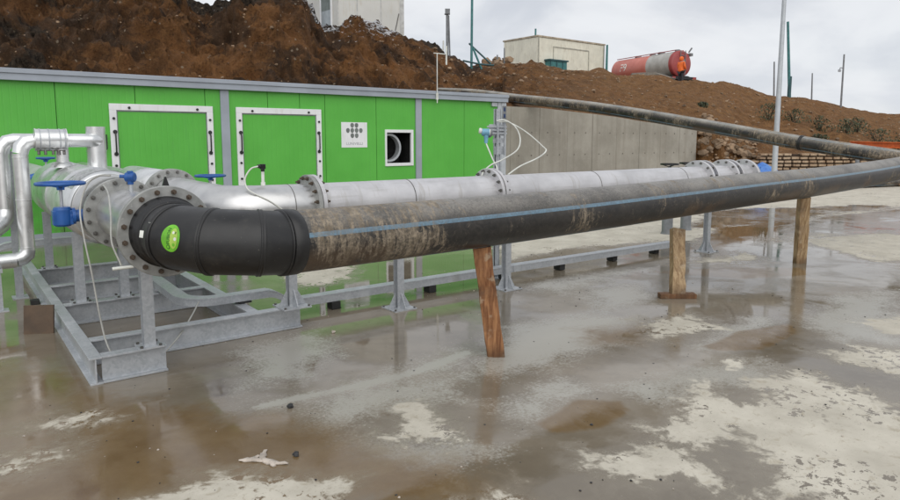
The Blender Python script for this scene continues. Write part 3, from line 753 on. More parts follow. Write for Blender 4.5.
    lv = MB(); lv.tube([(2.33,YF,1.45),(2.32,YF-.05,1.47),(2.31,YF-.05,1.52),(2.36,YF-.05,1.58),(2.36,YF-.05,1.83)], .012, 8); lv.build('latch_bar', M['blk'], t)
    # sign: plain white sheet, ring of grey petals, a faint line of lettering
    sg = MB(); sg.box(7.10, 7.76, YF-.008, YF-.001, 1.56, 2.125); sgo = sg.build('sign', M['white'], t)
    pt = MB(); cx, cz = 7.43, 1.94
    for dx, dz, a in ((-.055,.115,.3),(.055,.115,-.3),(-.165,0,0),(-.055,0,.0),(.055,0,0),(.165,0,0),(-.055,-.115,-.3),(.055,-.115,.3)):
        ring = []
        for j in range(14):
            q = 2*PI*j/14; ring.append((cx+dx+.046*math.cos(q)*(1+.15*math.sin(q)), cz+dz+.055*math.sin(q)))
        pt.prism(ring, (0, YF-.011, 0), (1,0,0), (0,0,1), (0,.002,0))
    pt.build('emblem', M['slate'], sgo)
    lt = MB(); V, F = text_mesh('LUNIVELLI', .085)
    lt.v = [(cx+x*1.12, YF-.0105, 1.645+y) for x, y, z in V]
    for f in F: lt.face(f)
    lt.build('lettering', M['pale_print'], sgo)
    # square duct opening
    fr = MB(); y = YF-.03; w = .045
    fr.box(8.235, 9.03, y, YF+.03, 1.90, 1.97); fr.box(8.235, 9.03, y, YF+.03, 1.115, 1.185); fr.box(8.235, 8.235+w, y, YF+.03, 1.185, 1.90); fr.box(9.03-w-.02, 9.03, y, YF+.03, 1.185, 1.90)
    fo = fr.build('duct_opening', M['white'], t, bevel=.004)
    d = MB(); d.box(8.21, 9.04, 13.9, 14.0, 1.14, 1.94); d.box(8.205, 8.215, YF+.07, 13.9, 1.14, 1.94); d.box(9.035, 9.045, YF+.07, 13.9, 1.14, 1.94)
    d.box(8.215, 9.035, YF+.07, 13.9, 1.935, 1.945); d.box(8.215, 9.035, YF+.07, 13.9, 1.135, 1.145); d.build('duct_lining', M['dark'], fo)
    rg = MB(); rg.lathe([(.285,0),(.335,0),(.335,.16),(.285,.16)], (8.42, YF+.10, 1.545), (0,1,0), 40); rg.build('duct_collar', M['galv'], fo)
    ro = MB(); ro.tube([(9.65,YF-.15,2.62),(9.65,YF-.15,3.80)], .012, 8); ro.box(9.62, 9.68, YF-.16, YF-.13, 2.7, 2.86)
    ro.tube([(9.55,YF-.15,3.80),(9.95,YF-.15,3.80)], .012, 8); ro.tube([(9.93,YF-.15,3.55),(9.93,YF-.15,4.0)], .022, 8)
    ro.build('air_terminal', M['cable'], t)
container()

# ------------------------------------------------------------------ walls
def cast_wall():
    t = thing('retaining_wall', 'grey cast concrete retaining wall with sloping top beside the green container', 'wall', (18, 14.6, 0))
    xs = [12.3,13.45,14.66,15.91,17.12,18.36,19.63,20.86,22.06,23.19]
    b = MB(); tops = wall_top(np.array(xs))
    for i in range(len(xs)-1):
        a, c = xs[i]+.006, xs[i+1]-.006
        b.prism([(a,0),(c,0),(c,float(tops[i+1])),(a,float(tops[i]))], (0, 14.6+.004*(i % 2), 0), (1,0,0), (0,0,1), (0,.30,0))
    b.box(xs[0], xs[-1]-.02, 14.66, 14.85, 0, 2.0)
    b.build('wall_panel', M['concrete'], t)
    h = MB()
    for i in range(len(xs)-1):
        for fx in (.28, .72):
            for z in (.55, 1.25, 1.95):
                x = xs[i]+fx*(xs[i+1]-xs[i])
                if z < wall_top(x)-.2: h.lathe([(.001,0),(.026,0),(.026,.004),(.001,.004)], (x, 14.6, z), (0,-1,0), 8, closed=False)
    h.build('tie_hole', m_plain('tie_hole_shadowless_mortar', (.16,.14,.12), .9), t)
cast_wall()
def block_wall():
    a = Vector((24.75, 13.55, 0)); c = Vector((29.6, 9.9, 0)); d = (c-a); L = d.length; d.normalize(); n = Vector((d.y, -d.x, 0))
    if n.dot(-a) < 0: n = -n
    M4 = Matrix((d, -n, Vector((0,0,1)))).transposed().to_4x4(); M4.translation = a
    b = MB(); rows = 9; hh = .138
    for r in range(rows):
        x = (.16 if r % 2 else 0.) + max(0, (r-4)*.17); jag = 0
        while x < L:
            w = .325+random.uniform(-.03,.03); y = random.uniform(-.03,.03)
            if not (r == rows-1 and random.random() < .10): b.box(x, x+w-.055-random.random()*.02, y-.02, y+.28, r*hh, r*hh+hh-.046-random.random()*.012, M4)
            x += w
    b2 = MB(); b2.prism([(0,0),(L,0),(L,rows*hh-.08),(1.0,rows*hh-.08),(.2,.4)], a-n*.12, d, (0,0,1), -n*.3)
    t = thing('block_wall', 'low rough wall of stacked tan blocks with dark joints beyond the lamp post', 'wall', a)
    b.build('block_course', M['block'], t, bevel=.012); b2.build('earth_backing', m_plain('packed_earth', (.045,.028,.017), .95), t)
block_wall()

# ------------------------------------------------------------------ pipes
XH, ZH, RP = 1.13, 1.15, .2
def resample(pts, step):
    out = []
    for a, c in zip(pts[:-1], pts[1:]):
        a = Vector(a); c = Vector(c); n = max(1, int((c-a).length/step))
        out += [a.lerp(c, i/n) for i in range(n)]
    return out + [Vector(pts[-1])]
def catmull(P, n=12):
    P = [Vector(p) for p in P]; Q = [P[0]*2-P[1]] + P + [P[-1]*2-P[-2]]; out = []
    for i in range(1, len(Q)-2):
        for k in range(n):
            t = k/n; a, b, c, d = Q[i-1], Q[i], Q[i+1], Q[i+2]
            out.append(.5*((2*b)+(c-a)*t+(2*a-5*b+4*c-d)*t*t+(3*b-a-3*c+d)*t**3))
    return out + [P[-1]]
MAIN = [(1.70,3.888,1.102),(2.6,3.915,1.102),(3.4,3.94,1.103),(4.6,3.99,1.109),(6.0,4.06,1.122),(8.0,4.165,1.14),(9.6,4.245,1.148),(11.5,4.345,1.18),(13.2,4.45,1.225),(15,4.56,1.29),(18,4.75,1.36)]
def main_pipe():
    t = thing('black_pipe', 'thick mud-streaked black plastic pipe with blue stripe crossing the foreground on timber props', 'pipe', (1.08, 4.2, 0))
    MB().tube(catmull(MAIN, 8), RP, 56, twist=R(-.6)).build('pipe_run', M['pe_main'], t)
    # segmented bend: flange stub, three mitres, coupler
    RB = .50; C = Vector((XH+RB, 4.375, 0)); rr = RB/math.cos(R(15)); z = 1.145
    J = [C+Vector((-rr*math.cos(R(a)), -rr*math.sin(R(a)), z - .013*i)) for i, a in enumerate((15,45,75))]
    P0 = Vector((XH, 4.52, ZH)); PE = Vector((1.635, 3.883, 1.106)); PF = Vector((1.735, 3.889, 1.102))
    pts = [P0, J[0], J[1], J[2], PE]
    def mring(p, nb, ax, r, n=64):
        u = Vector((0,0,1))-ax*ax.z; u.normalize(); w = ax.cross(u); out = []
        for k in range(n):
            q = (u*math.cos(2*PI*k/n)+w*math.sin(2*PI*k/n))*r
            out.append(p + q - ax*(q.dot(nb)/ax.dot(nb)))
        return out
    e = MB(); ds = [(pts[i+1]-pts[i]).normalized() for i in range(4)]
    nbs = [ds[0]] + [(ds[i-1]+ds[i]).normalized() for i in range(1,4)] + [ds[3]]
    for i in range(4): e.rings([mring(pts[i], nbs[i], ds[i], RP), mring(pts[i+1], nbs[i+1], ds[i], RP)], (False, False))
    for i in range(1, 4):                    # rolled weld bead standing proud along each mitre
        ax = nbs[i]; prof = [(-.016,.0),(-.014,.004),(-.009,.007),(-.003,.005),(0,.002),(.003,.005),(.009,.007),(.014,.004),(.016,.0)]
        e.rings([[q+ax*a for q in mring(pts[i], nbs[i], ds[i-1], RP+b)] for a, b in prof], (False, False))
    el = e.build('elbow', M['black_fit'], t)
    c = MB(); d = (PF-PE).normalized()
    for A, B in ((PE-d*.012, PE+d*.004), (PE+d*.006, PF)):
        L = (B-A).length; c.tube([A, A+d*.004, B-d*.006, B], [RP+.001, RP+.010, RP+.009 if L < .05 else RP+.007, RP+.001], 64, (False, False))
    c.build('coupler', M['black_fit'], t)
    st = MB(); st.tube([P0, P0-Vector((0,.03,0)), P0-Vector((0,.034,0)), P0-Vector((0,.09,0)), P0-Vector((0,.10,0)), P0-Vector((0,.155,.001)), P0-Vector((0,.165,.001))],
                       [.232,.232,.222,.222,.212,.212,.2], 64, (False, False)); st.build('stub_end', M['black_fit'], t)
    flange('backing_flange', t, (XH, 4.535, ZH), (0,1,0), .298, .228, .045, M['plate'], 16, 'rustbolt', True, .262)
    MB().prism([(-.022,0),(.022,0),(.004,.062),(-.004,.062)], (XH+.02,4.565,ZH+.292), (1,0,0), (0,0,1), (0,.02,0)).build('marker_lug', M['blk'], t)
    # stickers on the second piece of the bend
    a0, a1 = J[0], J[1]; ax = (a1-a0).normalized(); side = Vector((ax.y, -ax.x, 0)).normalized(); up = side.cross(ax).normalized()
    if up.z < 0: up = -up
    def on(s, ang, lift=.0025): return a0 + ax*s + (side*math.cos(ang)+up*math.sin(ang))*(RP+lift)
    s0, A0 = .130, R(10)
    def patch(fn, m, nm, par, lift):
        b = MB(); b.v = [tuple(on(s0+u, A0+w/RP, lift)) for u, w in fn[0]]
        for f in fn[1]: b.face(f)
        return b.build(nm, m, par)
    def ell(cu, cw, au, aw, n=28, rot=0.):
        P = [(cu, cw)]; F = []
        for k in range(1, 4):
            for j in range(n):
                q = 2*PI*j/n; x, y = au*k/3*math.cos(q), aw*k/3*math.sin(q); P.append((cu+x*math.cos(rot)-y*math.sin(rot), cw+x*math.sin(rot)+y*math.cos(rot)))
        for j in range(n): F.append((0, 1+j, 1+(j+1) % n))
        for k in range(2):
            for j in range(n): F.append((1+k*n+j, 1+(k+1)*n+j, 1+(k+1)*n+(j+1) % n, 1+k*n+(j+1) % n))
        return P, F
    sk = patch(ell(0, 0, .070, .082, 36), M['lime'], 'sticker', el, .0022)
    patch(ell(.022, .0, .030, .060), M['lime2'], 'sticker_print', sk, .0028)
    V, F = text_mesh('FUSION', .034)
    patch(([(-.014-y, x*.82+.012) for x, y, zz in V], F), M['ink'], 'lettering', sk, .0034)
    patch(ell(-.014, -.052, .013, .013, 18), M['ink'], 'round_emblem', sk, .0034)
    patch(ell(-.014, -.052, .009, .009, 18), M['lime'], 'round_emblem', sk, .0040)
    for cu, cw, r_ in ((.017,.034,.0085), (.035,-.002,.0105), (.026,-.036,.010)): patch(ell(cu, cw, r_, r_, 14), M['offw' if r_ != .010 else 'lime'], 'sticker_spot', sk, .0034)
    patch(ell(.034, .034, .004, .008, 10), M['ink'], 'sticker_dot', sk, .0034)
    s0 = -.005
    patch(([(-.105,-.02),(-.075,-.02),(-.075,.022),(-.105,.022)], [(0,1,2,3)]), M['offw'], 'barcode_tag', el, .004)
    patch(ell(-.05, .075, .006, .006, 12), M['offw'], 'fusion_indicator', el, .004)
main_pipe()
def back_pipe():
    P = [(14.2,19.5,3.44),(14.2,17.2,3.25),(14.2,15.23,2.99),(14.2,14.15,2.865),(14.2,12.96,2.72),(14.2,11.88,2.575),(14.2,10.57,2.372),(14.2,9.14,2.128),(14.2,8.12,1.95),(14.2,7.42,1.825),(14.2,6.56,1.675),(14.2,5.96,1.58),(14.22,5.45,1.50),(14.4,5.05,1.435),(14.8,4.90,1.38),(15.6,4.96,1.34)]
    t = thing('black_pipe', 'dusty black plastic pipe slanting down over the top of the concrete wall', 'pipe', (14.2, 10, 0))
    MB().tube(catmull(P, 6), .148, 40).build('pipe_run', M['pe_back'], t)
    c = Vector((14.2, 6.52, 1.669)); d = Vector((0,-.985,-.165)).normalized()
    MB().tube([c-d*.035, c-d*.03, c-d*.006, c, c+d*.006, c+d*.03, c+d*.035], [.149,.158,.158,.146,.158,.158,.149], 40, (False, False)).build('weld_bead', M['black_fit'], t)
    g = MB().tube(catmull([(23.9,10.25,.16),(25.6,10.0,.16),(28,9.45,.16),(33,8.2,.16)], 8), .16, 24).build('ground_pipe', M['pe_back'], None, (25,8.3,0))
    tag(g, 'black pipe lying on the ground along the far edge of the slab', 'pipe')
back_pipe()
YS, ZS = 5.65, 1.14
def steel_pipe():
    t = thing('steel_pipe', 'long grey steel pipe with bolted flanges running behind the black pipe', 'pipe', (2, YS, 0))
    x0 = 1.93                                        # comes out of the second header and turns
    C = Vector((x0+.32, YS+.32, 0)); arc = [(x0, 7.36, ZH)] + [(C.x-.332*math.cos(a), C.y-.332*math.sin(a), ZS+.005) for a in (R(15),R(45),R(75))] + [(2.66, YS, ZS)]
    MB().tube(arc, RP, 48).build('bend', M['stainless'], t)
    MB().tube([(2.72,YS,ZS),(4.86,YS,ZS)], RP, 48).build('pipe_section', M['steel'], t)
    MB().tube([(4.93,YS,ZS),(9.02,YS,ZS)], RP, 48).build('pipe_section', M['steel'], t)
    MB().tube([(9.20,YS,ZS),(9.72,YS,ZS)], RP, 48).build('pipe_section', M['steel'], t)
    MB().tube([(9.90,YS,ZS),(10.42,YS,ZS)], RP, 48).build('pipe_section', M['steel'], t)
    MB().tube([(10.42,YS,ZS),(10.52,YS,ZS),(10.60,YS,ZS),(10.64,YS,ZS)], [RP,.185,.12,.02], 40).build('end_cap', M['steel'], t)
    for x in (2.668, 2.712): flange('pipe_flange', t, (x,YS,ZS), (1,0,0), .283, .199, .038, M['plate'] if x < 2.7 else M['steel'], 16, 'rustbolt', x < 2.7)
    for x in (4.868, 4.922): flange('pipe_flange', t, (x,YS,ZS), (1,0,0), .283, .199, .038, M['steel'], 16, 'bolt', x < 4.9)
    for x in (9.04, 9.18, 9.74, 9.88): flange('pipe_flange', t, (x,YS,ZS), (1,0,0), .29, .199, .045, M['steel'], 12, 'bolt')
    flange('pipe_flange', t, (10.36,YS,ZS), (1,0,0), .285, .199, .06, M['steel'], 12, 'bolt')
    for x in (9.11, 9.81): MB().lathe([(.15,-.035),(.245,-.035),(.245,.035),(.15,.035)], (x,YS,ZS), (1,0,0), 32).build('valve_wafer', M['dkblue'], t)
    for x in (2.46, 3.75, 6.6, 8.5): MB().lathe([(.198,-.006),(.2035,-.003),(.2035,.003),(.198,.006)], (x,YS,ZS), (1,0,0), 48).build('weld_seam', M['bolt'], t)
    flange('pipe_flange', t, (x0, 7.40, ZH), (0,1,0), .285, .199, .045, M['plate'], 16, 'bolt')
    return x0
X2 = steel_pipe()
def headers():
    t = thing('header_pipe', 'bright steel header pipe with lagged rear section joining the black elbow', 'pipe', (XH, 7, 0))
    MB().tube([(XH,4.585,ZH),(XH,5.84,ZH)], RP, 56).build('pipe_section', M['stainless'], t)
    flange('pipe_flange', t, (XH, 4.582, ZH), (0,1,0), .290, .199, .036, M['plate'], 16, 'bolt', False)
    flange('pipe_flange', t, (XH, 5.845, ZH), (0,1,0), .287, .199, .05, M['plate'], 16, 'bolt')
    flange('pipe_flange', t, (XH, 6.03, ZH), (0,1,0), .287, .199, .05, M['plate'], 16, 'bolt')
    MB().tube([(XH,6.055,ZH),(XH,6.22,ZH),(XH,6.40,ZH)], [RP,.225,.30], 56, (False, False)).build('reducer', M['stainless'], t)
    j = MB(); ys = [6.38,6.40,6.95,6.97,7.00,7.02,7.06,7.08,7.11,7.13,7.80,7.82,7.85,7.87,8.55,8.57,8.6,8.62,8.66,8.68,8.71,8.73,9.35,9.37]
    rs = [.300,.325,.325,.334,.334,.326,.326,.334,.334,.326,.326,.334,.334,.326,.326,.334,.334,.326,.326,.334,.334,.326,.326,.2]
    j.tube([(XH,y,ZH) for y in ys], rs, 64, (True, True), smooth=True); jk = j.build('lagging_jacket', M['clad'], t)
    sp = MB(); n = 26
    sp.rings([[Vector((XH+.3275*math.sin(a), y, ZH+.3275*math.cos(a))) for a in np.linspace(-1.0, 1.15, n)] for y in (6.42, 6.93)], (False, False), True, False)
    sp.build('spangled_sheet', M['spangle'], jk)
    MB().tube([(XH,9.36,ZH),(XH,13.2,ZH)], RP, 32).build('rear_section', M['steel'], t)
    h = thing('header_pipe', 'second steel header pipe behind the large bolted flange, running back to the green wall', 'pipe', (X2, 9, 0))
    MB().tube([(X2,7.46,ZH),(X2,13.2,ZH)], RP, 40).build('pipe_section', M['stainless'], h)
    flange('pipe_flange', h, (X2, 7.455, ZH), (0,1,0), .285, .199, .045, M['plate'], 16, 'bolt')
    MB().tube([(X2,7.7,ZH),(X2,7.75,ZH),(X2,9.2,ZH),(X2,9.25,ZH)], [.2,.26,.26,.2], 40).build('lagging_jacket', M['clad'], h)
headers()
def valve(label, c, ax_y, sx, gear, wheel_z, wr, body_r=.265, body=True):
    """wafer butterfly valve: disc body between flanges, neck, gearbox, handwheel on an upright spindle"""
    c = Vector(c); g = Vector(gear)
    t = thing('butterfly_valve', label, 'valve', (c.x, c.y, 0), 'blue butterfly valves on the pipework')
    if body: MB().lathe([(.19,-.05),(body_r,-.05),(body_r,.05),(.19,.05)], c, (0,1,0), 40).build('valve_body', M['dkblue'], t)
    nk = MB().tube([c+Vector((sx*.24,0,(g.z-c.z)*.6)), Vector((g.x-sx*.05, g.y, g.z))], [.05,.048], 16)
    nk.lathe([(.001,-.012),(.065,-.012),(.065,.012),(.001,.012)], (g.x-sx*.075, g.y, g.z), (1,0,0), 20, closed=False); nk.build('neck', M['blue'], t)
    gb = MB(); gb.lathe([(.001,-.075),(.055,-.075),(.066,-.06),(.066,.055),(.058,.075),(.001,.075)], g, (0,0,1), 20, closed=False)
    gb.box(g.x-.07, g.x+.07, g.y-.045, g.y+.045, g.z-.065, g.z+.05); gb.build('gearbox', M['blue'], t, bevel=.006)
    MB().tube([g+Vector((0,0,.07)), Vector((g.x,g.y,wheel_z+.02))], .012, 10).build('spindle', M['galv'], t)
    w = MB(); o = Vector((g.x,g.y,wheel_z)); n = 36; m = 10
    rings = []
    for i in range(n+1):
        a = 2*PI*i/n; d = Vector((math.cos(a), math.sin(a), 0))
        rings.append([o+Vector((0,0,.03))+d*(wr+.014*math.cos(2*PI*k/m))+Vector((0,0,.014*math.sin(2*PI*k/m))) for k in range(m)])
    w.rings(rings, (False, False))
    for k in range(3):
        a = 2*PI*k/3+.4; w.bar(o, o+Vector((math.cos(a)*wr, math.sin(a)*wr, .03)), .028, .012)
    w.lathe([(.001,-.02),(.028,-.02),(.028,.03),(.001,.03)], o, (0,0,1), 16, closed=False)
    w.build('handwheel', M['blue'], t)
    return t
valve('blue geared butterfly valve with handwheel nearest the insulated pipes', (XH,5.94,ZH), 1, -1, (.715,5.94,1.145), 1.375, .165)
valve('blue valve handwheel showing above the steel pipe near the first hatch', (X2,7.9,ZH), 1, 1, (X2+.56,7.9,1.10), 1.29, .165, body=False)
valve('small blue valve handwheel peeping over the lagged header pipe', (XH,10.2,ZH), 1, -1, (XH-.05,10.2,1.3), 1.47, .10, body=False)
def dark_wheel(x, y, label):
    t = thing('dark_valve', label, 'valve', (x, y, 0), 'dark handwheel valves behind the steel pipe')
    MB().tube([(x,y,.0),(x,y,1.24)], .03, 12).build('spindle', M['greyp'], t)
    MB().tube([(x,y,.0),(x,y,.05),(x,y,.9),(x,y,1.05)], [.12,.10,.10,.05], 16).build('valve_body', M['greyp'], t)
    w = MB().lathe([(.14,-.014),(.165,-.014),(.165,.016),(.14,.016)], (x,y,1.29), (0,0,1), 28)
    for k in range(3):
        a = 2*PI*k/3+.2; w.bar((x,y,1.24), (x+.15*math.cos(a), y+.15*math.sin(a), 1.29), .03, .015)
    w.build('handwheel', M['blk'], t)
dark_wheel(10.6, 7.2, 'dark handwheel standing clear of the steel pipe in front of the concrete wall')
dark_wheel(11.35, 7.3, 'dark handwheel half hidden by the end flanges of the steel pipe')
# instruments
def probe_head():
    t = thing('pressure_transmitter', 'small blue transmitter head on a stem over the bright header pipe', 'transmitter', (XH, 5.5, 1.34))
    MB().tube([(XH,5.5,1.33),(XH,5.5,1.43)], .016, 12).build('stem', M['galv'], t)
    b = MB().lathe([(.001,-.036),(.03,-.036),(.037,-.03),(.037,.03),(.03,.036),(.001,.036)], (XH,5.5,1.46), (.79,-.6,0), 20, closed=False)
    b.tube([(XH,5.5,1.405),(XH,5.5,1.45)], .022, 12); b.box(XH-.02, XH+.02, 5.48, 5.52, 1.485, 1.508); b.build('housing', M['blue'], t, bevel=.004)
    MB().tube([(XH-.03,5.52,1.465),(XH-.07,5.53,1.468)], .014, 10).build('cable_gland', M['blue'], t)
    s = thing('gas_sampler', 'white stem probe with black cap on the steel pipe beside the hatches', 'probe', (2.24, YS, 1.33))
    MB().tube([(2.24,YS,1.32),(2.24,YS,1.37),(2.24,YS,1.372),(2.24,YS,1.475)], [.02,.02,.014,.014], 14).build('stem', M['cable'], s)
    c = MB().tube([(2.24,YS,1.465),(2.24,YS,1.485),(2.24,YS,1.487),(2.24,YS,1.53)], [.017,.017,.027,.027], 14); c.tube([(2.23,YS,1.51),(2.19,YS-.02,1.512)], .016, 10); c.build('cap', M['blk'], s)
    cb = MB().tube(catmull([(2.19,YS-.02,1.512),(2.12,YS-.03,1.49),(2.06,YS-.05,1.41),(2.06,YS-.09,1.33),(2.10,YS-.15,1.285),(2.22,YS-.192,1.215),(2.34,YS-.205,1.12),(2.40,YS-.2,1.0)], 8), .007, 8)
    tag(cb.build('sensor_cable', M['cable'], None, (2.1,YS,1.3)), 'pale cable looping from the black-capped probe down over the steel pipe', 'cable')
probe_head()
def stand():
    t = thing('instrument_stand', 'upright galvanised channel carrying the flow transmitter beside the middle flange', 'instrument stand', (5.5, 6.2, 0))
    b = MB(); b.box(5.46,5.54,6.2,6.208,0,2.12); b.box(5.46,5.466,6.2,6.24,0,2.12); b.box(5.534,5.54,6.2,6.24,0,2.12); b.box(5.38,5.62,6.1,6.34,0,.012); b.build('channel', M['galv'], t)
    k = MB()
    k.box(5.33,5.60,6.17,6.176,1.79,1.93); k.box(5.40,5.60,6.176,6.182,1.70,1.76); k.box(5.42,5.58,6.168,6.174,1.56,1.66)
    for z in (1.82,1.86,1.90): k.bar((5.28,6.15,z),(5.60,6.15,z),.012,.02)
    k.bar((5.44,6.14,1.55),(5.44,6.14,1.98),.02,.02); k.bar((5.56,6.14,1.55),(5.56,6.14,1.98),.02,.02); k.build('mounting_bracket', M['galv'], t)
    tr = thing('flow_transmitter', 'pale blue transmitter with white window mounted over the middle flange of the steel pipe', 'transmitter', (5.2, 6.12, 1.7))
    h = MB().lathe([(.001,-.055),(.034,-.055),(.043,-.045),(.043,.04),(.001,.04)], (5.22,6.10,1.83), (.79,-.6,0), 22, closed=False); h.tube([(5.22,6.10,1.70),(5.22,6.10,1.80)], [.02,.03], 14); h.build('housing', M['cyan'], tr)
    MB().lathe([(.001,0),(.036,0),(.036,.012),(.001,.014)], Vector((5.22,6.10,1.83))+Vector((.79,-.6,0)).normalized()*.04, (.79,-.6,0), 20, closed=False).build('display_window', M['offw'], tr)
    MB().lathe([(.001,0),(.03,0),(.036,.02),(.03,.035),(.001,.035)], (5.17,6.12,1.845), (-.8,.55,.1), 18, closed=False).build('end_cover', M['cable'], tr)
    MB().lathe([(.03,0),(.056,0),(.056,.03),(.03,.03)], (5.27,6.13,1.82), (.8,.3,0), 18).build('pipe_clamp', M['greyp'], tr)
    for P, lab in (([(5.22,6.10,1.70),(5.19,6.0,1.6),(5.12,5.85,1.5),(5.03,5.68,1.42),(4.99,YS,1.34)], 'thin white tube dropping straight from the transmitter to the flange'),
              ([(5.42,6.14,1.97),(5.52,6.1,1.98),(5.62,6.02,1.90),(5.64,5.95,1.76),(5.5,5.85,1.62),(5.2,5.78,1.51),(4.98,5.72,1.46),(4.85,5.70,1.39),(4.80,5.68,1.34)], 'white tube curving left from the bracket to the near side of the flange'),
              ([(5.44,6.14,1.96),(5.60,6.1,1.95),(5.80,6.0,1.83),(5.98,5.9,1.66),(6.00,5.86,1.60),(5.8,5.8,1.52),(5.45,5.74,1.43),(5.2,5.68,1.34)], 'white tube looping right in front of the concrete wall')):
        tag(MB().tube(catmull(P, 8), .0085, 8).build('impulse_tube', M['cable'], None, P[0]), lab, 'tube', 'white tubes from the flow transmitter')
stand()

# ------------------------------------------------------------------ insulated pipes at the left edge
def mitre_tube(b, pts, r, n=36): return b.tube(pts, r, n)
def insulated():
    t = thing('insulated_pipe', 'shiny aluminium clad pipe bridging above the header with a fat valve jacket', 'insulated pipe', (.64, 8.15, 0))
    y, zt = 8.15, 1.735; r = .072
    MB().tube([(.64,y,.585),(.64,y,1.60)], r, 36).build('riser', M['clad'], t)
    MB().tube([(.64,y,1.60),(.655,y,1.665),(.70,y,1.718),(.77,y,zt)], r+.003, 36).build('top_elbow', M['clad'], t)
    MB().tube([(.77,y,zt),(1.30,y,zt)], r, 36).build('cross_pipe', M['clad'], t)
    MB().tube([(1.30,y,zt),(1.33,y,zt),(1.36,y+.03,zt)], [r+.004,r+.004,r+.004], 36).build('end_elbow', M['clad'], t)
    j = MB(); j.lathe([(.001,.0),(.118,0),(.118,.012),(.112,.014),(.112,.280),(.118,.282),(.118,.294),(.001,.294)], (.775,y,zt+.008), (1,0,0), 40, closed=False)
    jk = j.build('valve_jacket', M['clad'], t)
    for x in (.82, .90, 1.0, 1.045):
        MB().lathe([(.114,-.006),(.1165,-.006),(.1165,.006),(.114,.006)], (x,y,zt+.008), (1,0,0), 40).build('jacket_strap', M['galv'], jk)
    c = MB(); c.tube([(.79,y-.06,zt-.105),(1.045,y-.06,zt-.105)], .006, 8)
    for x in (.80,.86,.93,.98,1.03): c.tube([(x,y-.06,zt-.10),(x,y-.065,zt-.15)], .014, 10)
    c.build('toggle_clip', M['bolt'], jk)
    MB().tube([(1.02,y,zt-.09),(1.02,y,ZH+.30)], .062, 32).build('drop_pipe', M['clad'], t)
    MB().tube([(1.02,y,ZH+.36),(1.02,y,ZH+.345),(1.02,y,ZH+.30)], [.063,.10,.13], 32, (False,False)).build('drop_collar', M['clad'], t)
    v = MB().tube([(1.36,y+.06,1.2),(1.36,y+.06,1.885)], .098, 40); v.lathe([(.097,-.008),(.102,-.008),(.102,.008),(.097,.008)], (1.36,y+.06,1.62), (0,0,1), 40); v.build('vertical_stub', M['clad'], t)
    MB().tube([(.64,y,.60),(.63,y,.545),(.59,y-.01,.51),(.53,y-.02,.495)], r+.003, 36).build('bottom_elbow', M['clad'], t)
    MB().tube([(.53,y-.02,.495),(-.6,y-.10,.495)], r+.006, 36).build('lower_run', M['clad'], t)
    for z in (.62, 1.12, 1.56): MB().lathe([(r-.001,-.008),(r+.003,-.005),(r+.003,.005),(r-.001,.008)], (.64,y,z), (0,0,1), 36).build('joint_band', M['clad'], t)
    s = thing('insulated_pipe', 'shiny clad riser at the very left edge, ending in a forward bend', 'insulated pipe', (.50, 8.35, 0))
    y = 8.45
    MB().tube([(.495,y,.98),(.495,y,1.60)], r, 36).build('riser', M['clad'], s)
    MB().tube([(.495,y,1.60),(.51,y,1.665),(.555,y,1.718),(.62,y,1.735),(.80,y,1.735),(1.25,y,1.735)], r+.002, 36).build('top_elbow', M['clad'], s)
    MB().tube([(.495,y,.99),(.485,y-.02,.91),(.44,y-.10,.84),(.30,y-.32,.76),(-.1,y-.9,.56)], r+.004, 36).build('bottom_elbow', M['clad'], s)
    p = thing('bracket_post', 'flat galvanised post standing between the two shiny risers', 'post', (.575, 8.55, 0))
    b = MB(); b.ibeam((.572,8.6,0),(.572,8.6,1.62), .05, .075, .006, .006); b.box(.50,.65,8.5,8.7,0,.012); b.build('post', M['galv'], p)
    q = thing('pipe_support', 'short galvanised leg under the clad pipe at the left edge', 'post', (.36, 8.0, 0))
    b = MB(); b.box(.335,.385,8.0,8.05,0,.44); b.box(.29,.43,7.95,8.1,0,.012); b.box(.32,.40,7.98,8.08,.40,.44); b.build('leg', M['galv'], q)
insulated()

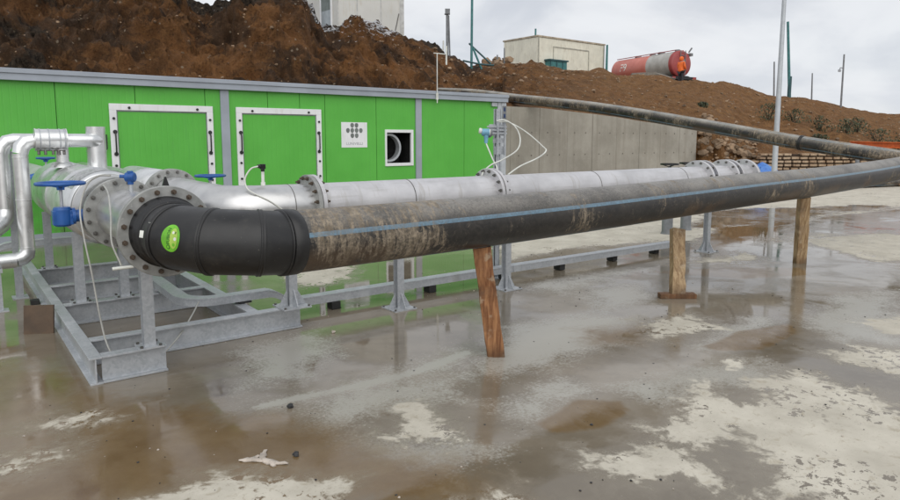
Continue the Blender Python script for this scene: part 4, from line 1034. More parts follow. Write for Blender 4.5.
# ------------------------------------------------------------------ skid frame, posts, trays
def skid():
    t = thing('skid_frame', 'galvanised steel beam frame on the wet concrete under the header pipes', 'frame', (1.4, 7, 0))
    H_, W_ = .2, .10
    def beam(a, c, h=H_, w=W_): MB().ibeam(a, c, h, w, .014, .010).build('beam', M['galv'], t, bevel=.002)
    beam((.76,5.14,.002),(.76,10.6,.002), H_, .085)
    beam((.8035,5.19,.004),(1.245,5.19,.004)); beam((.8035,5.66,.004),(2.56,5.66,.004))
    for y in (7.02, 8.02, 9.12): beam((.8035,y,.004),(2.08,y,.004))
    beam((2.13,5.712,.002),(2.13,9.3,.002))
    # short rubber packer seen under the far side
    MB().box(.63,.71,8.1,8.2,.0,.05).build('packer', M['rubber'], t)
skid()
def post(label, x, y, z0, z1, group='galvanised posts under the pipes', gus=True, plate=.27):
    t = thing('pipe_post', label, 'post', (x, y, z0), group)
    MB().ibeam((x,y,z0+.012),(x,y,z1), .08, .08, .007, .006).build('column', M['galv'], t)
    MB().box(x-plate/2, x+plate/2, y-plate/2, y+plate/2, z0, z0+.012).build('base_plate', M['galv'], t)
    for sx, sy in ((1,0),(-1,0),(0,1),(0,-1)) if gus else ():
        g = MB(); o = (x+sx*.0415, y+sy*.0415, z0+.0125); u = (sx, sy, 0); n = (-sy*.008, sx*.008, 0)
        o = (o[0]+sy*.004, o[1]-sx*.004, o[2])
        g.prism([(0,0),(.088,0),(.088,.012),(.008,.15),(0,.15)], o, u, (0,0,1), n); g.build('gusset', M['galv'], t)
    b0 = None
    for sx in (-1, 1):
        for sy in (-1, 1):
            bo = plate/2-.02
            if b0 is None:
                b0 = MB().lathe([(.001,0),(.012,0),(.012,.014),(.001,.016)], (x+sx*bo, y+sy*bo, z0+.012), (0,0,1), 6, False, False).build('anchor_bolt', M['bolt'], t); s0 = (sx, sy)
            else:
                o = b0.copy(); COL.objects.link(o); o.parent = t; o.location = ((sx-s0[0])*bo, (sy-s0[1])*bo, 0)
    return t
def saddle(t, x, y, along_x, r=RP, zc=ZS):
    m = MB(); n = 14
    A = [Vector((0, (r+.004)*math.sin(a), -(r+.004)*math.cos(a))) for a in np.linspace(-.85, .85, n)]
    B = [p*((r+.014)/(r+.004)) for p in A]
    ring = A + B[::-1]
    if along_x: P0 = [Vector((x-.06, y+p.y, zc+p.z)) for p in ring]; P1 = [Vector((x+.06, y+p.y, zc+p.z)) for p in ring]
    else: P0 = [Vector((x+p.y, y-.06, zc+p.z)) for p in ring]; P1 = [Vector((x+p.y, y+.06, zc+p.z)) for p in ring]
    m.rings([P0, P1], (True, True), False); m.build('saddle', M['galv'], t)
zt = ZS-RP-.012
for x, lab, z0 in ((2.48,'galvanised post on the end of the skid beam below the steel pipe',.205),(3.66,'galvanised post with gussets between the skid and the leaning red prop',0),
               (5.16,'galvanised post just behind the leaning reddish prop',0),(9.37,'galvanised post near the far end of the steel pipe, beyond the free-standing prop',0)):
    saddle(post(lab, x, YS+.0, z0, zt), x, YS, True)
for y, x, lab in ((5.19,XH,'galvanised post on the front stub of the skid below the big flange'),(7.02,.95,'wide galvanised post under the lagged header on the third beam'),
              (7.02,1.33,'galvanised post beside the wide one, right of the hanging cable'),(9.12,.93,'rear galvanised post under the back of the lagged header')):
    r_ = RP if y < 6 else .325
    z1 = ZH-(r_+.01 if y < 6 else math.sqrt(max(.01, r_*r_-(x-XH)**2))+.004)
    p = post(lab, x, y, .205, z1, gus=False, plate=.17)
    if y < 6: saddle(p, x, y, False, RP, ZH)
def cable_tray():
    t = thing('cable_tray', 'galvanised cable channel on black feet running along the slab behind the posts', 'cable tray', (4, 6.05, 0))
    def U(path, w, h, name):
        """lidded channel section swept along a path, kept level"""
        P = [Vector(p) for p in path]; rings = []
        for i, p in enumerate(P):
            d = (P[min(i+1,len(P)-1)]-P[max(i-1,0)]); d.z = 0; d.normalize(); s = Vector((d.y,-d.x,0))
            rings.append([p+s*a+Vector((0,0,b)) for a, b in ((-w/2,0),(w/2,0),(w/2,h-.012),(w/2+.006,h-.012),(w/2+.006,h),(-w/2-.006,h),(-w/2-.006,h-.012),(-w/2,h-.012))])
        MB().rings(rings, (True,True), False).build(name, M['galv'], t)
    U([(2.72,6.08,.085),(5.6,6.06,.085)], .12, .085, 'channel'); U([(5.606,6.06,.085),(8.9,5.97,.085)], .12, .085, 'channel')
    U([Vector(p) for p in ((1.70,7.65,.225),(1.68,6.7,.225),(1.675,6.35,.225))] + [Vector((1.675+.26*(1-math.cos(a)), 6.35-.26*math.sin(a), .225)) for a in np.linspace(.15, PI/2, 8)] + [Vector((2.2,6.09,.225)),Vector((2.42,6.085,.225))], .11, .075, 'bend_section')
    U([(2.42,6.085,.225)] + [(2.42+.30*s, 6.083, .225-.14*(3*s*s-2*s**3)) for s in np.linspace(.1,1,9)], .11, .07, 'drop_section')
    for x in (3.12, 4.35, 5.5, 6.5, 7.6, 8.6):
        MB().box(x-.05, x+.05, 6.0-.0*(x), 6.12, 0.002, .083).build('foot', M['rubber'], t, bevel=.006)
    MB().box(2.12, 2.24, 6.03, 6.14, .206, .224).build('foot', M['rubber'], t)
    b = thing('cable_tray', 'galvanised tray with a curved drop behind the shiny risers at the left', 'cable tray', (.8, 9.7, 0))
    t = b
    U([(.60,9.7,.42),(1.0,9.7,.42),(2.3,9.7,.42)], .10, .075, 'channel')
    U([(.60,9.7,.42)] + [(.60-.28*math.sin(a), 9.7, .42-.28*(1-math.cos(a))) for a in np.linspace(.15, 1.45, 9)], .10, .07, 'curved_drop')
    for x in (.30, 2.2): MB().box(x-.03, x+.03, 9.67, 9.73, 0, .42 if x > 1 else .16).build('leg', M['galv'], t)
cable_tray()
def cables():
    P = [(1.0,5.53,1.475),(.93,5.60,1.47),(.86,5.68,1.40),(.80,5.66,1.22),(.80,5.55,1.0),(.82,5.45,.75),(.845,5.40,.45),(.875,5.36,.23),(.93,5.30,.10),(1.05,5.28,.03),(1.22,5.38,.03),(1.45,5.60,.12),(1.62,5.80,.23),(1.74,6.0,.29)]
    tag(MB().tube(catmull(P, 8), .0065, 8).build('signal_cable', M['cabgrey'], None, (.85,5.5,.6)), 'pale cable hanging from the blue transmitter down into the skid frame', 'cable')
    P = [(.96,5.60,1.40),(.90,5.1,1.37),(.84,4.72,1.25),(.815,4.60,1.10),(.845,4.56,.98),(.86,4.56,.93)]
    o = MB().tube(catmull(P, 8), .006, 8).build('earth_lead', M['cabgrey'], None, (.84,4.6,1)); tag(o, 'short grey lead hanging past the edge of the big flange', 'cable')
    MB().tube([(.80,4.55,.935),(.92,4.53,.940)], .011, 10).build('plug', M['cable'], o)
cables()

# ------------------------------------------------------------------ timber props
def prop(label, base, top, w, m, twist, plate=None):
    base = Vector(base); top = Vector(top)
    t = thing('timber_prop', label, 'timber prop', base, 'timber props by the black pipe')
    d = (top-base).normalized(); s = Vector((math.cos(twist), math.sin(twist), 0)); s = (s-d*s.dot(d)).normalized(); u = d.cross(s)
    b = MB(); n = 9; rings = []
    prof = [(-.5,-.5),(-.1,-.52),(.5,-.5),(.52,.1),(.5,.5),(-.05,.49),(-.5,.5),(-.49,.0)]
    for i in range(n):
        f = i/(n-1); p = base.lerp(top, f)
        k = 1+.03*math.sin(i*1.9)
        rings.append([p + s*(a*w[0]*k+.006*random.uniform(-1,1)) + u*(c*w[1]*k+.006*random.uniform(-1,1)) for a, c in prof])
    for q in rings[0]: q.z = base.z + .001
    b.rings(rings, (True, True), False); b.build('timber', m, t, bevel=.004)
    if plate:
        MB().box(-.20,.20,-.055,.055,-.051,.0, Matrix.Translation(base) @ Matrix.Rotation(plate, 4, 'Z')).build('foot_board', M['wood_red'], t, bevel=.004)
    return t
prop('leaning reddish timber prop carrying the black pipe, nearest the camera', (3.455,3.90,0), (3.33,3.935,.905), (.135,.10), M['wood_red'], R(-38))
prop('free-standing pale timber post on a short foot board', (6.36,4.16,.052), (6.62,4.36,.72), (.15,.09), M['wood'], R(-25), R(-38))
prop('pale timber prop under the far part of the black pipe', (9.55,4.31,0), (9.40,4.235,.95), (.15,.09), M['wood'], R(-30))
prop('short timber stub packed under the far end of the black pipe', (22.6,9.75,0), (22.6,9.75,.30), (.22,.16), M['wood'], R(-30))

# ------------------------------------------------------------------ lamp post, poles, things on the plateau
def lamp_post():
    x, y = 19.91, 9.89
    t = thing('lamp_post', 'tall pale grey tapered lamp post rising in front of the block wall', 'lamp post', (x, y, 0))
    MB().tube([(x,y,.02),(x,y,1.2),(x,y,9.0)], [.088,.080,.045], 20).build('pole', M['lamp'], t)
    b = MB(); b.box(x-.18,x+.18,y-.18,y+.18,0,.02)
    for a in range(4): b.bar((x,y,.1),(x+.15*math.cos(a*PI/2),y+.15*math.sin(a*PI/2),.03),.01,.06)
    b.build('base_plate', M['lamp'], t)
    MB().tube([(x,y,9.0),(x-.2,y-.3,9.25),(x-.6,y-.8,9.3)], .03, 10).build('arm', M['lamp'], t)
    h = MB(); h.box(-.35,.35,-.12,.12,-.05,.05, Matrix.Translation((x-.8,y-1.05,9.3)) @ Matrix.Rotation(R(53),4,'Z')); h.build('lamp_head', M['greyp'], t, bevel=.02)
lamp_post()
def pole_at(name, label, px, y0, y1, depth, r, m, cat='pole', px1=None, group=None, sink=1.2):
    a = at_px(px, y0, depth); c = at_px(px if px1 is None else px1, y1, depth)
    t = thing(name, label, cat, a, group)
    d = (a-c).normalized()
    MB().tube([a+d*sink, a, c], [r, r, r*.8], 12).build('shaft', m, t)
    return t, a, c
pole_at('fence_post', 'short dark post on the hill crest left of the lamp post', 768.8, 90, 64, 46, .055, M['greyp'], 'post', 767.6, 'posts along the hill crest')
t_, a_, c_ = pole_at('leaning_pole', 'teal pole leaning behind the lamp post on the hill crest', 784, 91, 26, 46, .10, M['teal'], 'pole', 778.6)
MB().tube([a_-Vector((0,0,1)), a_+Vector((0,0,.9))], .12, 12).build('base_sleeve', M['tealdk'], t_)
pole_at('fence_post', 'short thin dark post between the lamp post and the camera mast', 806.3, 95, 75, 47, .05, M['greyp'], 'post', 805.6, 'posts along the hill crest')
t_, a_, c_ = pole_at('camera_mast', 'thin grey mast with a small camera bracket near its top', 835.8, 103, 57, 48, .065, M['greyp'], 'mast', 835.6)
q = a_.lerp(c_, .72); rt = Vector((math.sin(TH), -math.cos(TH), 0))
MB().tube([q, q-rt*.22, q-rt*.26-Vector((0,0,.12))], .03, 8).build('bracket', M['greyp'], t_)
MB().box(-.09,.09,-.07,.07,-.08,.08, Matrix.Translation(q-rt*.26-Vector((0,0,.2)))).build('camera', M['lamp'], t_)
def teal_mast():
    a = at_px(471, 71, 34); t = thing('braced_mast', 'tall teal mast with slanting braces standing in the gap of the earth bank', 'mast', a)
    c = at_px(471.6, -30, 34)
    MB().tube([a-Vector((0,0,1.6)), a, c], .062, 14).build('shaft', M['teal'], t)
    P = lambda x, y, d=34.: at_px(x, y, d)
    MB().tube([P(472.5,51), P(480.5,70), P(483,76)], .05, 8).build('brace', M['teal'], t)
    MB().tube([P(468.5,46.5,34.4), P(490,66,34.4)], .045, 8).build('brace', M['tealdk'], t)
    MB().tube([P(462.5,63,33.6), P(480,66.5,33.6), P(493,67.5,33.6)], .045, 8).build('rail', M['tealdk'], t)
    s = thing('pile_rig_mast', 'thin dark grey twin mast with a block at its top left of the teal mast', 'mast', P(447.5,60,33))
    MB().tube([P(447.3,64,33), P(447.3,17,33)], .065, 10).build('shaft', M['greyp'], s)
    MB().tube([P(450,64,33.1), P(448.6,20,33.1)], .04, 10).build('stay', M['greyp'], s)
    w = P(447.6,17,33); MB().box(-.14,.14,-.12,.12,-.10,.14, Matrix.Translation(w) @ Matrix.Rotation(TH,4,'Z')).build('head_block', M['greyp'], s)
    MB().bar(P(444.6,19,33), P(447,19,33), .05, .06).build('head_arm', M['greyp'], s)
    k = thing('white_stake', 'short white stake beside the twin mast on the crest', 'stake', P(443.2,62,31)); MB().tube([P(443.2,66,31), P(443.6,44,31)], .035, 8).build('shaft', M['cable'], k)
    for x, y0, y1, lab in ((496.3,68,57.5,'low dark stake between the teal mast and the cream container'),(503.2,68,51,'dark post touching the left end of the cream container')):
        pole_at('dark_stake', lab, x, y0, y1, 44, .055, M['greyp'], 'stake', None, 'dark stakes near the cream container')
    h = P(496.5,66,44.5); b = MB()
    for _ in range(16): lump(b, h+Vector((random.uniform(-.7,.7), random.uniform(-.7,.7), random.uniform(-.3,.25))), random.uniform(.2,.4), .8)
    tag(b.build('earth_heap', M['rubble'], None, h), 'small brown heap of earth at the foot of the dark stakes', 'heap')
teal_mast()
def frame_mat(o, dirx):
    d = Vector(dirx); d.z = 0; d.normalize(); n = Vector((-d.y, d.x, 0))
    m = Matrix((d, n, Vector((0,0,1)))).transposed().to_4x4(); m.translation = o; return m
def cream_container():
    # near corner seen at 535 px; long side runs back to the right, short side to the left
    c0 = at_px(535.5, 139, 45); c0.z = 0; cr = at_px(601, 139, 49.3); cr.z = 0
    d = (cr-c0).normalized(); M4 = frame_mat(Vector((c0.x, c0.y, 0)), d); z0, z1 = 5.75, 8.52; L = (cr-c0).length
    W = 3.3
    t = thing('site_container', 'cream storage container with rusty roof edge and a small green shutter on the plateau', 'container', (c0.x, c0.y, z0))
    b = MB(); b.box(0, L, 0, W, z0, z1, M4); b.build('body', M['cream'], t, bevel=.04)
    r = MB(); r.box(-.05, L+.05, -.05, W+.05, z1+.001, z1+.10, M4); r.build('roof', m_plain('rusty_cream', (.42,.36,.27), .7, var=.3, scale=3, grime=(.25,.15,.09)), t)
    f = MB()
    for x in (.02, L-.14): f.box(x, x+.12, -.03, -.002, z0, z1, M4)
    f.box(1.55, 5.2, -.03, -.002, 7.95, 8.02, M4); f.box(5.15, 5.22, -.03, -.002, z0, 7.95, M4); f.box(1.5, 1.55, -.03, -.002, z0, 8.02, M4)
    f.build('door_frame', m_plain('grey_cream_trim', (.40,.39,.33), .6), t)
    s = MB(); s.box(.75, 2.45, -.42, -.004, 6.1, 6.98, M4); so = s.build('shutter', M['teal'], t)
    s = MB(); s.box(.65, 2.55, -.50, -.002, 6.985, 7.08, M4)
    s.build('shutter_hood', M['tealdk'], so)
    for k in range(3): MB().box(.80+k*.6, .85+k*.6, -.45, -.421, 6.1, 6.97, M4).build('shutter_bar', M['tealdk'], so)
    p = M4 @ Vector((.1, .3, 0)); MB().tube([(p.x,p.y,z1),(p.x,p.y,z1+.55)], .06, 8).build('roof_vent', M['teal'], t)
    pole_at('teal_post', 'plain teal post at the right end of the cream container', 603.5, 73, 48, 49, .09, M['teal'], 'post')
cream_container()
def cabin():
    c0 = at_px(341, 139, 30.5); c0.z = 0; cr = at_px(405, 139, 30.0); cr.z = 0
    d = (cr-c0).normalized(); M4 = frame_mat(Vector((c0.x, c0.y, 0)), d); L = (cr-c0).length; z0, z1 = 5.0, 8.75
    t = thing('site_cabin', 'white panelled site cabin with tall window rising behind the dark earth mound', 'cabin', (c0.x, c0.y, z0))
    # plan: front face to the right, window wing turned away on the left
    b = MB(); wl = at_px(312, 139, 32.5); wl.z = 0
    vv = cr.normalized(); back = cr+Vector((vv.x*math.cos(.12)-vv.y*math.sin(.12), vv.x*math.sin(.12)+vv.y*math.cos(.12), 0))*5; bl = wl+(back-(M4 @ Vector((L,0,0))))
    b.prism([(c0.x,c0.y),(cr.x,cr.y),(back.x,back.y),(bl.x,bl.y),(wl.x,wl.y)], (0,0,z0), (1,0,0), (0,1,0), (0,0,z1-z0)); b.build('body', M['cabin'], t)
    e = MB()
    for x in (0.02, L*.30, L*.66, L-.10): e.box(x-.02, x+.02, -.02, -.002, z0, z1-.05, M4)
    e.box(L-.16, L+.02, -.035, -.021, z0, z1, M4); e.build('panel_trim', m_plain('cabin_trim', (.50,.50,.48), .5, grime=(.4,.36,.29)), t)
    W4 = frame_mat(Vector((wl.x, wl.y, 0)), c0-wl); wL = (c0-wl).length
    w = MB(); x0, x1, zz0, zz1 = wL*.48, wL*.80, 6.75, 8.6
    for q in ((x0-.07,x0,zz0-.07,zz1+.07),(x1,x1+.07,zz0-.07,zz1+.07),(x0,x1,zz0-.07,zz0),(x0,x1,zz1,zz1+.07)): w.box(q[0],q[1],-.06,-.002,q[2],q[3],W4)
    wo = w.build('window', M['white'], t); g = MB(); g.box(x0, x1, -.03, -.004, zz0, zz1, W4); g.build('pane', M['glass'], wo)
    g = MB(); g.box(x0+.02, x1-.02, -.034, -.0305, zz1-1.0, zz1-.35, W4); g.build('blind', m_plain('grey_blind', (.16,.19,.18), .6), wo)
    c = MB(); c.tube([M4 @ Vector((L*.86,-.03,6.35)), M4 @ Vector((L*.90,-.03,6.85)), M4 @ Vector((L*.93,-.03,7.25))], .014, 6); c.build('hanging_cable', M['blk'], t)
    v = MB(); v.box(L*.80, L*.92, -.05, -.002, 8.06, 8.14, M4); v.build('wall_vent', M['greyp'], t)
    r = MB(); rr = .1
    r.prism([(c0.x,c0.y),(cr.x,cr.y),(back.x,back.y),(bl.x,bl.y),(wl.x,wl.y)], (0,0,z1+.002), (1,0,0), (0,1,0), (0,0,.12)); r.build('roof', M['fascia'], t)
cabin()
def tanker():
    near = at_px(676.5, 65.9, 47.4); far = at_px(616.5, 68.0, 53.4)
    ax = (far-near); ax.z = 0; L = ax.length; ax.normalize(); zc = near.z; r = .90
    M4 = frame_mat(Vector((near.x, near.y, zc)), ax)            # x runs to the far end, y to its left
    side = M4.to_3x3() @ Vector((0,1,0))
    sy = 1 if side.dot(Vector((-near.x,-near.y,0))) > 0 else -1
    t = thing('tank_trailer', 'faded red road tanker with a dull silver band parked on the plateau', 'tanker', (near.x, near.y, zc-1.75))
    def T(pts): return [M4 @ Vector(p) for p in pts]
    rings = lambda xs, rr: T([(x,0,0) for x in xs])
    x1 = L*.40
    b = MB(); b.tube(T([(.30,0,0),(x1,0,0)]), r, 40, (False,False)); b.build('tank_band', M['tsil'], t)
    b = MB(); b.tube(T([(x1,0,0),(L-.12,0,0),(L+.02,0,0),(L+.08,0,0)]), [r,r,r*.9,r*.5], 40, (False,True)); tank = b.build('tank_body', M['tred'], t)
    b = MB(); b.tube(T([(-.10,0,0),(-.09,0,0),(-.03,0,0),(.0,0,0),(.02,0,0),(.30,0,0)]), [.02,r*.72,r*.93,r*.99,r+.015,r+.015], 40, (True,False)); e = b.build('tank_end', M['tend'], t)
    for (cy, cz, s, tx) in ((-.02*sy,.12,.42,'F9'),(.0,.70,.16,'F9'),(.35*sy,-.42,.14,'F9')):
        V, F = text_mesh(tx, s); q = MB(); q.v = [tuple(M4 @ Vector((-.115+.16*((cy-x*(-sy))**2+(cz+y)**2)/(r*r)*.6, cy-x*sy*1.0, cz+y))) for x, y, z in V]
        for f in F: q.face(f)
        q.build('marking', M['offw'], e)
    V, F = text_mesh('F9', .80); q = MB()
    for x, y, z in V:
        a = (y+.14)/r; q.v.append(tuple(M4 @ Vector((L*.78-x*1.05*(1 if True else 1), sy*(r+.008)*math.cos(a), (r+.008)*math.sin(a)))))
    for f in F: q.face(f)
    q.build('marking', M['offw'], tank)
    c = MB()
    for x, w in ((L*.06,.35),(L*.30,.5),(L*.44,.4),(L*.68,.45)):
        c = MB(); c.lathe([(.001,0),(w*.55,0),(w*.55,.10),(w*.45,.14),(.001,.14)], M4 @ Vector((x,0,r-.03)), (0,0,1), 16, closed=False); c.build('manhole', M['greyp'], t)
    g = MB(); g.bar(*T([(.2,.35,r+.04),(L-.1,.35,r+.04)]), .06,.05); g.bar(*T([(.2,-.35,r+.04),(L-.1,-.35,r+.04)]), .06,.05); g.build('walkway_rail', M['tend'], t)
    k = MB(); k.bar(*T([(.05,-sy*.7,r-.10),(-.1,-sy*.85,r+.22)]), .10,.10); k.box(-.12,.2,-.95,-.72,.55,.75,M4); k.build('hose_bracket', M['greyp'], t)
    ch = MB(); ch.bar(*T([(-.2,.4,-1.02),(L,.4,-1.02)]), .12,.22); ch.bar(*T([(-.2,-.4,-1.02),(L,-.4,-1.02)]), .12,.22); ch.bar(*T([(-.25,-1.15,-1.02),(-.25,1.15,-1.02)]), .16,.18); ch.build('chassis', M['blk'], t)
    ga = MB(); ga.box(L*.15, L*.75, -1.0, 1.0, -1.0, -.86, M4); ga.build('side_guard', M['tsil'], t)
    for x in (.5, 1.75, L-1.0):
        for y in (-.95, .95):
            w = MB().lathe([(.30,-.14),(.46,-.14),(.50,-.10),(.50,.10),(.46,.14),(.30,.14)], M4 @ Vector((x,y,-1.27)), M4.to_3x3() @ Vector((0,1,0)), 24).build('wheel', M['rubber'], t)
            MB().lathe([(.001,-.05),(.31,-.05),(.31,.05),(.001,.05)], M4 @ Vector((x,y,-1.27)), M4.to_3x3() @ Vector((0,1,0)), 20, closed=False).build('rim', M['greyp'], w)
    MB().box(-.36,-.335,-1.1,-.8,-1.1,-.94,M4).build('tail_lamp', M['tend'], t); MB().box(-.36,-.335,.8,1.1,-1.1,-.94,M4).build('tail_lamp', M['tend'], t)
    la = MB(); la.bar(*T([(-.16,-.22,-.9),(-.16,-.22,r)]), .04,.04); la.bar(*T([(-.16,.22,-.9),(-.16,.22,r)]), .04,.04)
    for k in range(7): la.bar(*T([(-.16,-.22,-.7+.25*k),(-.16,.22,-.7+.25*k)]), .03,.03)
    la.build('ladder', M['greyp'], t)
    ln = thing('grey_slab', 'grey slanting sheet of rubble leaning below the silver band of the tanker', 'debris', at_px(655,78,46))
    q = MB(); A = at_px(628,73.8,46.5); B = at_px(652,73.2,46.2); C_ = at_px(668,78.0,45.4); 
    q.bar(A-Vector((0,0,.25)), B-Vector((0,0,.2)), 1.0, .25); q.bar(B-Vector((0,0,.2)), C_-Vector((0,0,.2)), 1.0, .2); q.build('sheet', M['stone'], ln)
tanker()
def skin_obj(name, nodes, edges, m, parent, off, sub=1):
    me = bpy.data.meshes.new(name); me.from_pydata([n[0] for n in nodes], edges, [])
    o = bpy.data.objects.new(name, me); COL.objects.link(o); o.parent = parent; o.location = off
    me.materials.append(m); sk = o.modifiers.new('Skin', 'SKIN'); sk.use_smooth_shade = True
    lay = me.skin_vertices[0].data if me.skin_vertices else None
    if lay is None:
        bm = __import__('bmesh').new(); bm.from_mesh(me); bm.verts.layers.skin.verify(); bm.to_mesh(me); bm.free(); lay = me.skin_vertices[0].data
    for i, n in enumerate(nodes): lay[i].radius = (n[1], n[2] if len(n) > 2 else n[1]); lay[i].use_root = (i == 0)
    s = o.modifiers.new('Subsurf', 'SUBSURF'); s.levels = sub; s.render_levels = sub
    return o
def person():
    base = at_px(676.5, 87.0, 44.9)
    t = thing('person', 'person in orange hooded jacket and dark trousers standing before the tanker end', 'person', base)
    # local frame: +x faces right of the photo and a little toward the viewer
    yaw = TH-R(62); t.rotation_euler = (0, 0, yaw); t.scale = (1.1, 1.1, 1.06)
    off = Vector((0,0,0))
    N = [((0,0,.95),.13,.15),((0,0,1.15),.12,.16),((.01,0,1.36),.11,.17),((.01,0,1.47),.06),((.03,0,1.56),.055),((.045,0,1.66),.085,.075),((.04,0,1.735),.06),
         ((.01,.19,1.41),.06),((.03,.24,1.15),.045),((.20,.19,.98),.036),((.27,.15,.96),.03),
         ((.01,-.19,1.41),.06),((.03,-.24,1.15),.045),((.20,-.19,.98),.036),((.27,-.15,.96),.03),
         ((0,.10,.86),.09),((.02,.11,.48),.065),((0,.12,.08),.045),((.12,.13,.035),.04),
         ((0,-.10,.86),.09),((.02,-.11,.48),.065),((0,-.12,.08),.045),((.12,-.13,.035),.04),
         ((.125,0,1.665),.018),((.10,0,1.61),.03)]
    E = [(0,1),(1,2),(2,3),(3,4),(4,5),(5,6),(2,7),(7,8),(8,9),(9,10),(2,11),(11,12),(12,13),(13,14),(0,15),(15,16),(16,17),(17,18),(0,19),(19,20),(20,21),(21,22),(5,23),(5,24)]
    b = skin_obj('body', N, E, M['skin'], t, off)
    J = [((0,0,.80),.17,.20),((0,0,1.0),.165,.20),((.01,0,1.2),.15,.20),((.01,0,1.38),.14,.20),((.01,0,1.49),.10),
         ((.01,.20,1.41),.085),((.03,.26,1.15),.075),((.19,.20,.99),.06),((.01,-.20,1.41),.085),((.03,-.26,1.15),.075),((.19,-.20,.99),.06)]
    skin_obj('jacket', J, [(0,1),(1,2),(2,3),(3,4),(3,5),(5,6),(6,7),(3,8),(8,9),(9,10)], M['orange'], t, off, 2)
    Tn = [((0,0,.90),.14,.17),((0,.10,.80),.105),((.02,.11,.48),.085),((0,.12,.10),.075),((0,-.10,.80),.105),((.02,-.11,.48),.085),((0,-.12,.10),.075)]
    skin_obj('trousers', Tn, [(0,1),(1,2),(2,3),(0,4),(4,5),(5,6)], M['trouser'], t, off)
    for sgn in (1, -1): skin_obj('boot', [((-.04,sgn*.12,.05),.05),((.06,sgn*.125,.045),.05),((.17,sgn*.13,.035),.04)], [(0,1),(1,2)], M['rubber'], t, off)
    # hood: open at the face
    h = MB(); rings = []
    for i in range(9):
        v = -1.25+2.6*i/8
        ring = []
        for j in range(15):
            u = R(62)+R(236)*j/14
            ring.append((.02+.145*math.cos(u)*math.cos(v*.95), .125*math.sin(u)*math.cos(v*.95), 1.655+.155*math.sin(v)))
        rings.append(ring)
    h.rings(rings, (False,False), True, False)
    hm = h.v; me = bpy.data.meshes.new('hood'); me.from_pydata(hm, [], h.f); me.polygons.foreach_set('use_smooth', h.sm); me.materials.append(M['orange'])
    o = bpy.data.objects.new('hood', me); COL.objects.link(o); o.parent = t
    so = o.modifiers.new('Solidify', 'SOLIDIFY'); so.thickness = .015
    # hands clasped in front: five bent fingers each
    for sgn in (1, -1):
        nn = [((.27,sgn*.14,.96),.030,.022),((.33,sgn*.11,.955),.034,.018)]; ee = [(0,1)]
        for k in range(4):
            z = .925+.022*k; i = len(nn); ln = (.030,.036,.038,.033)[k]
            nn += [((.345,sgn*.09,z),.010),((.36,sgn*(.09-ln),z),.009),((.345,sgn*(.085-ln*1.6),z-.005),.008)]; ee += [(1,i),(i,i+1),(i+1,i+2)]
        i = len(nn); nn += [((.30,sgn*.12,.995),.012),((.325,sgn*.085,1.01),.010)]; ee += [(0,i),(i,i+1)]
        skin_obj('hand', nn, ee, M['skin'], t, off)
person()

# ------------------------------------------------------------------ shrubs, orange beam, tarpaulin, loose bits
def shrub(p, h, w, label):
    t = thing('shrub', label, 'shrub', p, 'dark shrubs dotted on the right-hand slope')
    b = MB(); s = MB()
    for k in range(7):
        a = random.random()*6.28; q = p+Vector((math.cos(a)*w*.4, math.sin(a)*w*.4, h*random.uniform(.6,.95)))
        s.tube([p-Vector((0,0,.15)), p.lerp(q,.5)+Vector((0,0,.05)), q], [.02,.014,.006], 5)
    for _ in range(230):
        a = random.random()*6.28; z = random.random(); r = w*.55*random.random()**.6
        rr = r*math.sqrt(max(.05, 1-(2*z-.85)**2/1.4))*(.75+.5*abs(math.sin(a*2.3+p.x))); c = p+Vector((math.cos(a)*rr, math.sin(a)*rr, h*z*.95-.05)); l = random.uniform(.04,.085)
        e = Euler((random.random()*6, random.random()*6, random.random()*6)).to_matrix(); i = len(b.v)
        for q in ((-l,0,0),(0,-l*.4,0),(l,0,0),(0,l*.4,0)): b.v.append(tuple(c+e @ Vector(q)))
        b.face((i,i+1,i+2,i+3))
    s.build('stem', M['twig'], t); b.build('foliage', M['leaf'], t)
for px, tt, h, w, lab in ((765,.36,.85,1.0,'dark shrub on the slope just left of the lamp post'),(791,.36,.80,1.0,'dark shrub on the slope just right of the lamp post'),(817,.32,.85,.9,'narrow dark shrub above the joint in the slanting pipe'),
     (842,.28,.75,1.0,'low dark shrub left of its touching twin above the orange beam'),(854,.33,.8,1.0,'taller of the two touching shrubs above the orange beam'),
     (876,.32,.9,1.4,'broadest dark shrub on the right-hand slope'),(893,.30,.7,.9,'dark shrub beside the broad one at the right edge'),(815,.20,.35,.8,'low green tuft under the narrow shrub'),(700,.30,.3,.5,'tiny dark shrub above the end of the concrete wall')):
    shrub(hill_pt(px, tt), h, w, lab)
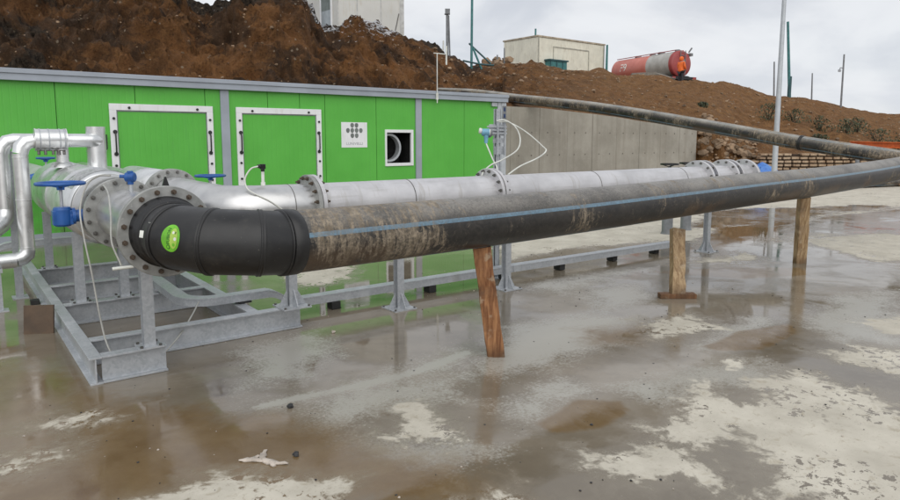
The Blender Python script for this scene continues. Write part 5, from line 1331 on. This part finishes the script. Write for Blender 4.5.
def small_things():
    A = at_px(848, 144.0, 24.5); B = at_px(935, 146.0, 22.5); t = thing('orange_beam', 'orange painted steel beam lying along the bank behind the crossing pipes', 'beam', A)
    d = (B-A).normalized(); MB().ibeam(A-Vector((0,0,.11)), B-Vector((0,0,.11)), .22, .2, .03, .02).build('beam', M['orange_steel'], t)
    for f in (.1, .9):
        q = A.lerp(B, f); g = -.05
        (MB().tube([(q.x,q.y,g),(q.x,q.y,q.z-.115)], .07, 10).build('support', M['greyp'], t))
    # tarpaulin: a crumpled sheet heaped against the wall
    o = Vector((24.1, 12.75, 0)); n = 30; P = []
    gx, gy = np.meshgrid(np.linspace(-1.35,1.35,n), np.linspace(-.8,.8,n), indexing='ij')
    z = .78*np.exp(-((gx-.35)/.75)**2-(gy/.6)**2)+.20*np.abs(fbm(gx*1.8,gy*1.8,gx*0,4,9))+.03
    z *= np.clip((1.35-np.abs(gx))*4,.05,1)*np.clip((.8-np.abs(gy))*4,.05,1)
    dd = Vector((.8,-.6,0)); nn = Vector((.6,.8,0))
    q = grid_mesh('tarpaulin', o.x+gx*dd.x+gy*nn.x, o.y+gx*dd.y+gy*nn.y, z+.01, {}, M['tarp'], False)
    tag(q, 'crumpled blue tarpaulin heaped at the foot of the block wall', 'tarpaulin')
    pl = MB(); pl.box(-.15,.10,-.012,.012,0,.26, Matrix.Translation((.60,6.85,.0)) @ Matrix.Rotation(R(-30),4,'Z') @ Matrix.Rotation(R(-8),4,'X'))
    tag(pl.build('plywood_offcut', M['ply'], None, (.60,6.85,0)), 'stained plywood offcut standing against the skid frame', 'board')
    for (x, y), r, mt, lab in (((1.69,3.93),.026,'dkstone','dark stone on the wet concrete below the black elbow'),((1.44,3.29),.022,'dkstone','black pebble next to the dirty rag'),((2.70,5.27),.024,'rag','pale chip of mortar near the skid beam'),
        ((3.05,2.55),.012,'dkstone','tiny dark pebble right of the brown puddle')):
        b = MB(); lump(b, (x,y,r*.5), r, .75); tag(b.build('loose_stone', M[mt], None, (x,y,0)), lab, 'stone', 'loose stones on the wet yard')
    rg = MB()
    for a, c, w in (((1.165,3.42),(1.27,3.35),.05),((1.26,3.35),(1.33,3.45),.042),((1.23,3.37),(1.36,3.22),.046),((1.28,3.36),(1.30,3.24),.05),((1.19,3.40),(1.29,3.40),.03)):
        n = 9; P = []
        for i in range(n):
            f = i/(n-1); x = a[0]+(c[0]-a[0])*f; y = a[1]+(c[1]-a[1])*f
            P.append((x+random.uniform(-.006,.006), y+random.uniform(-.006,.006), .006+.010*random.random()))
        rg.tube(P, [w*.28*(.5+1.0*math.sin(PI*min(.95,max(.06,i/(n-1))))) *random.uniform(.7,1.3) for i in range(n)], 7)
    rg.v = [(x, y, z*.55+.001) for x, y, z in rg.v]
    tag(rg.build('dirty_rag', M['rag'], None, (1.25,3.36,0)), 'torn pale rag lying on the wet concrete in the foreground', 'rag')
small_things()
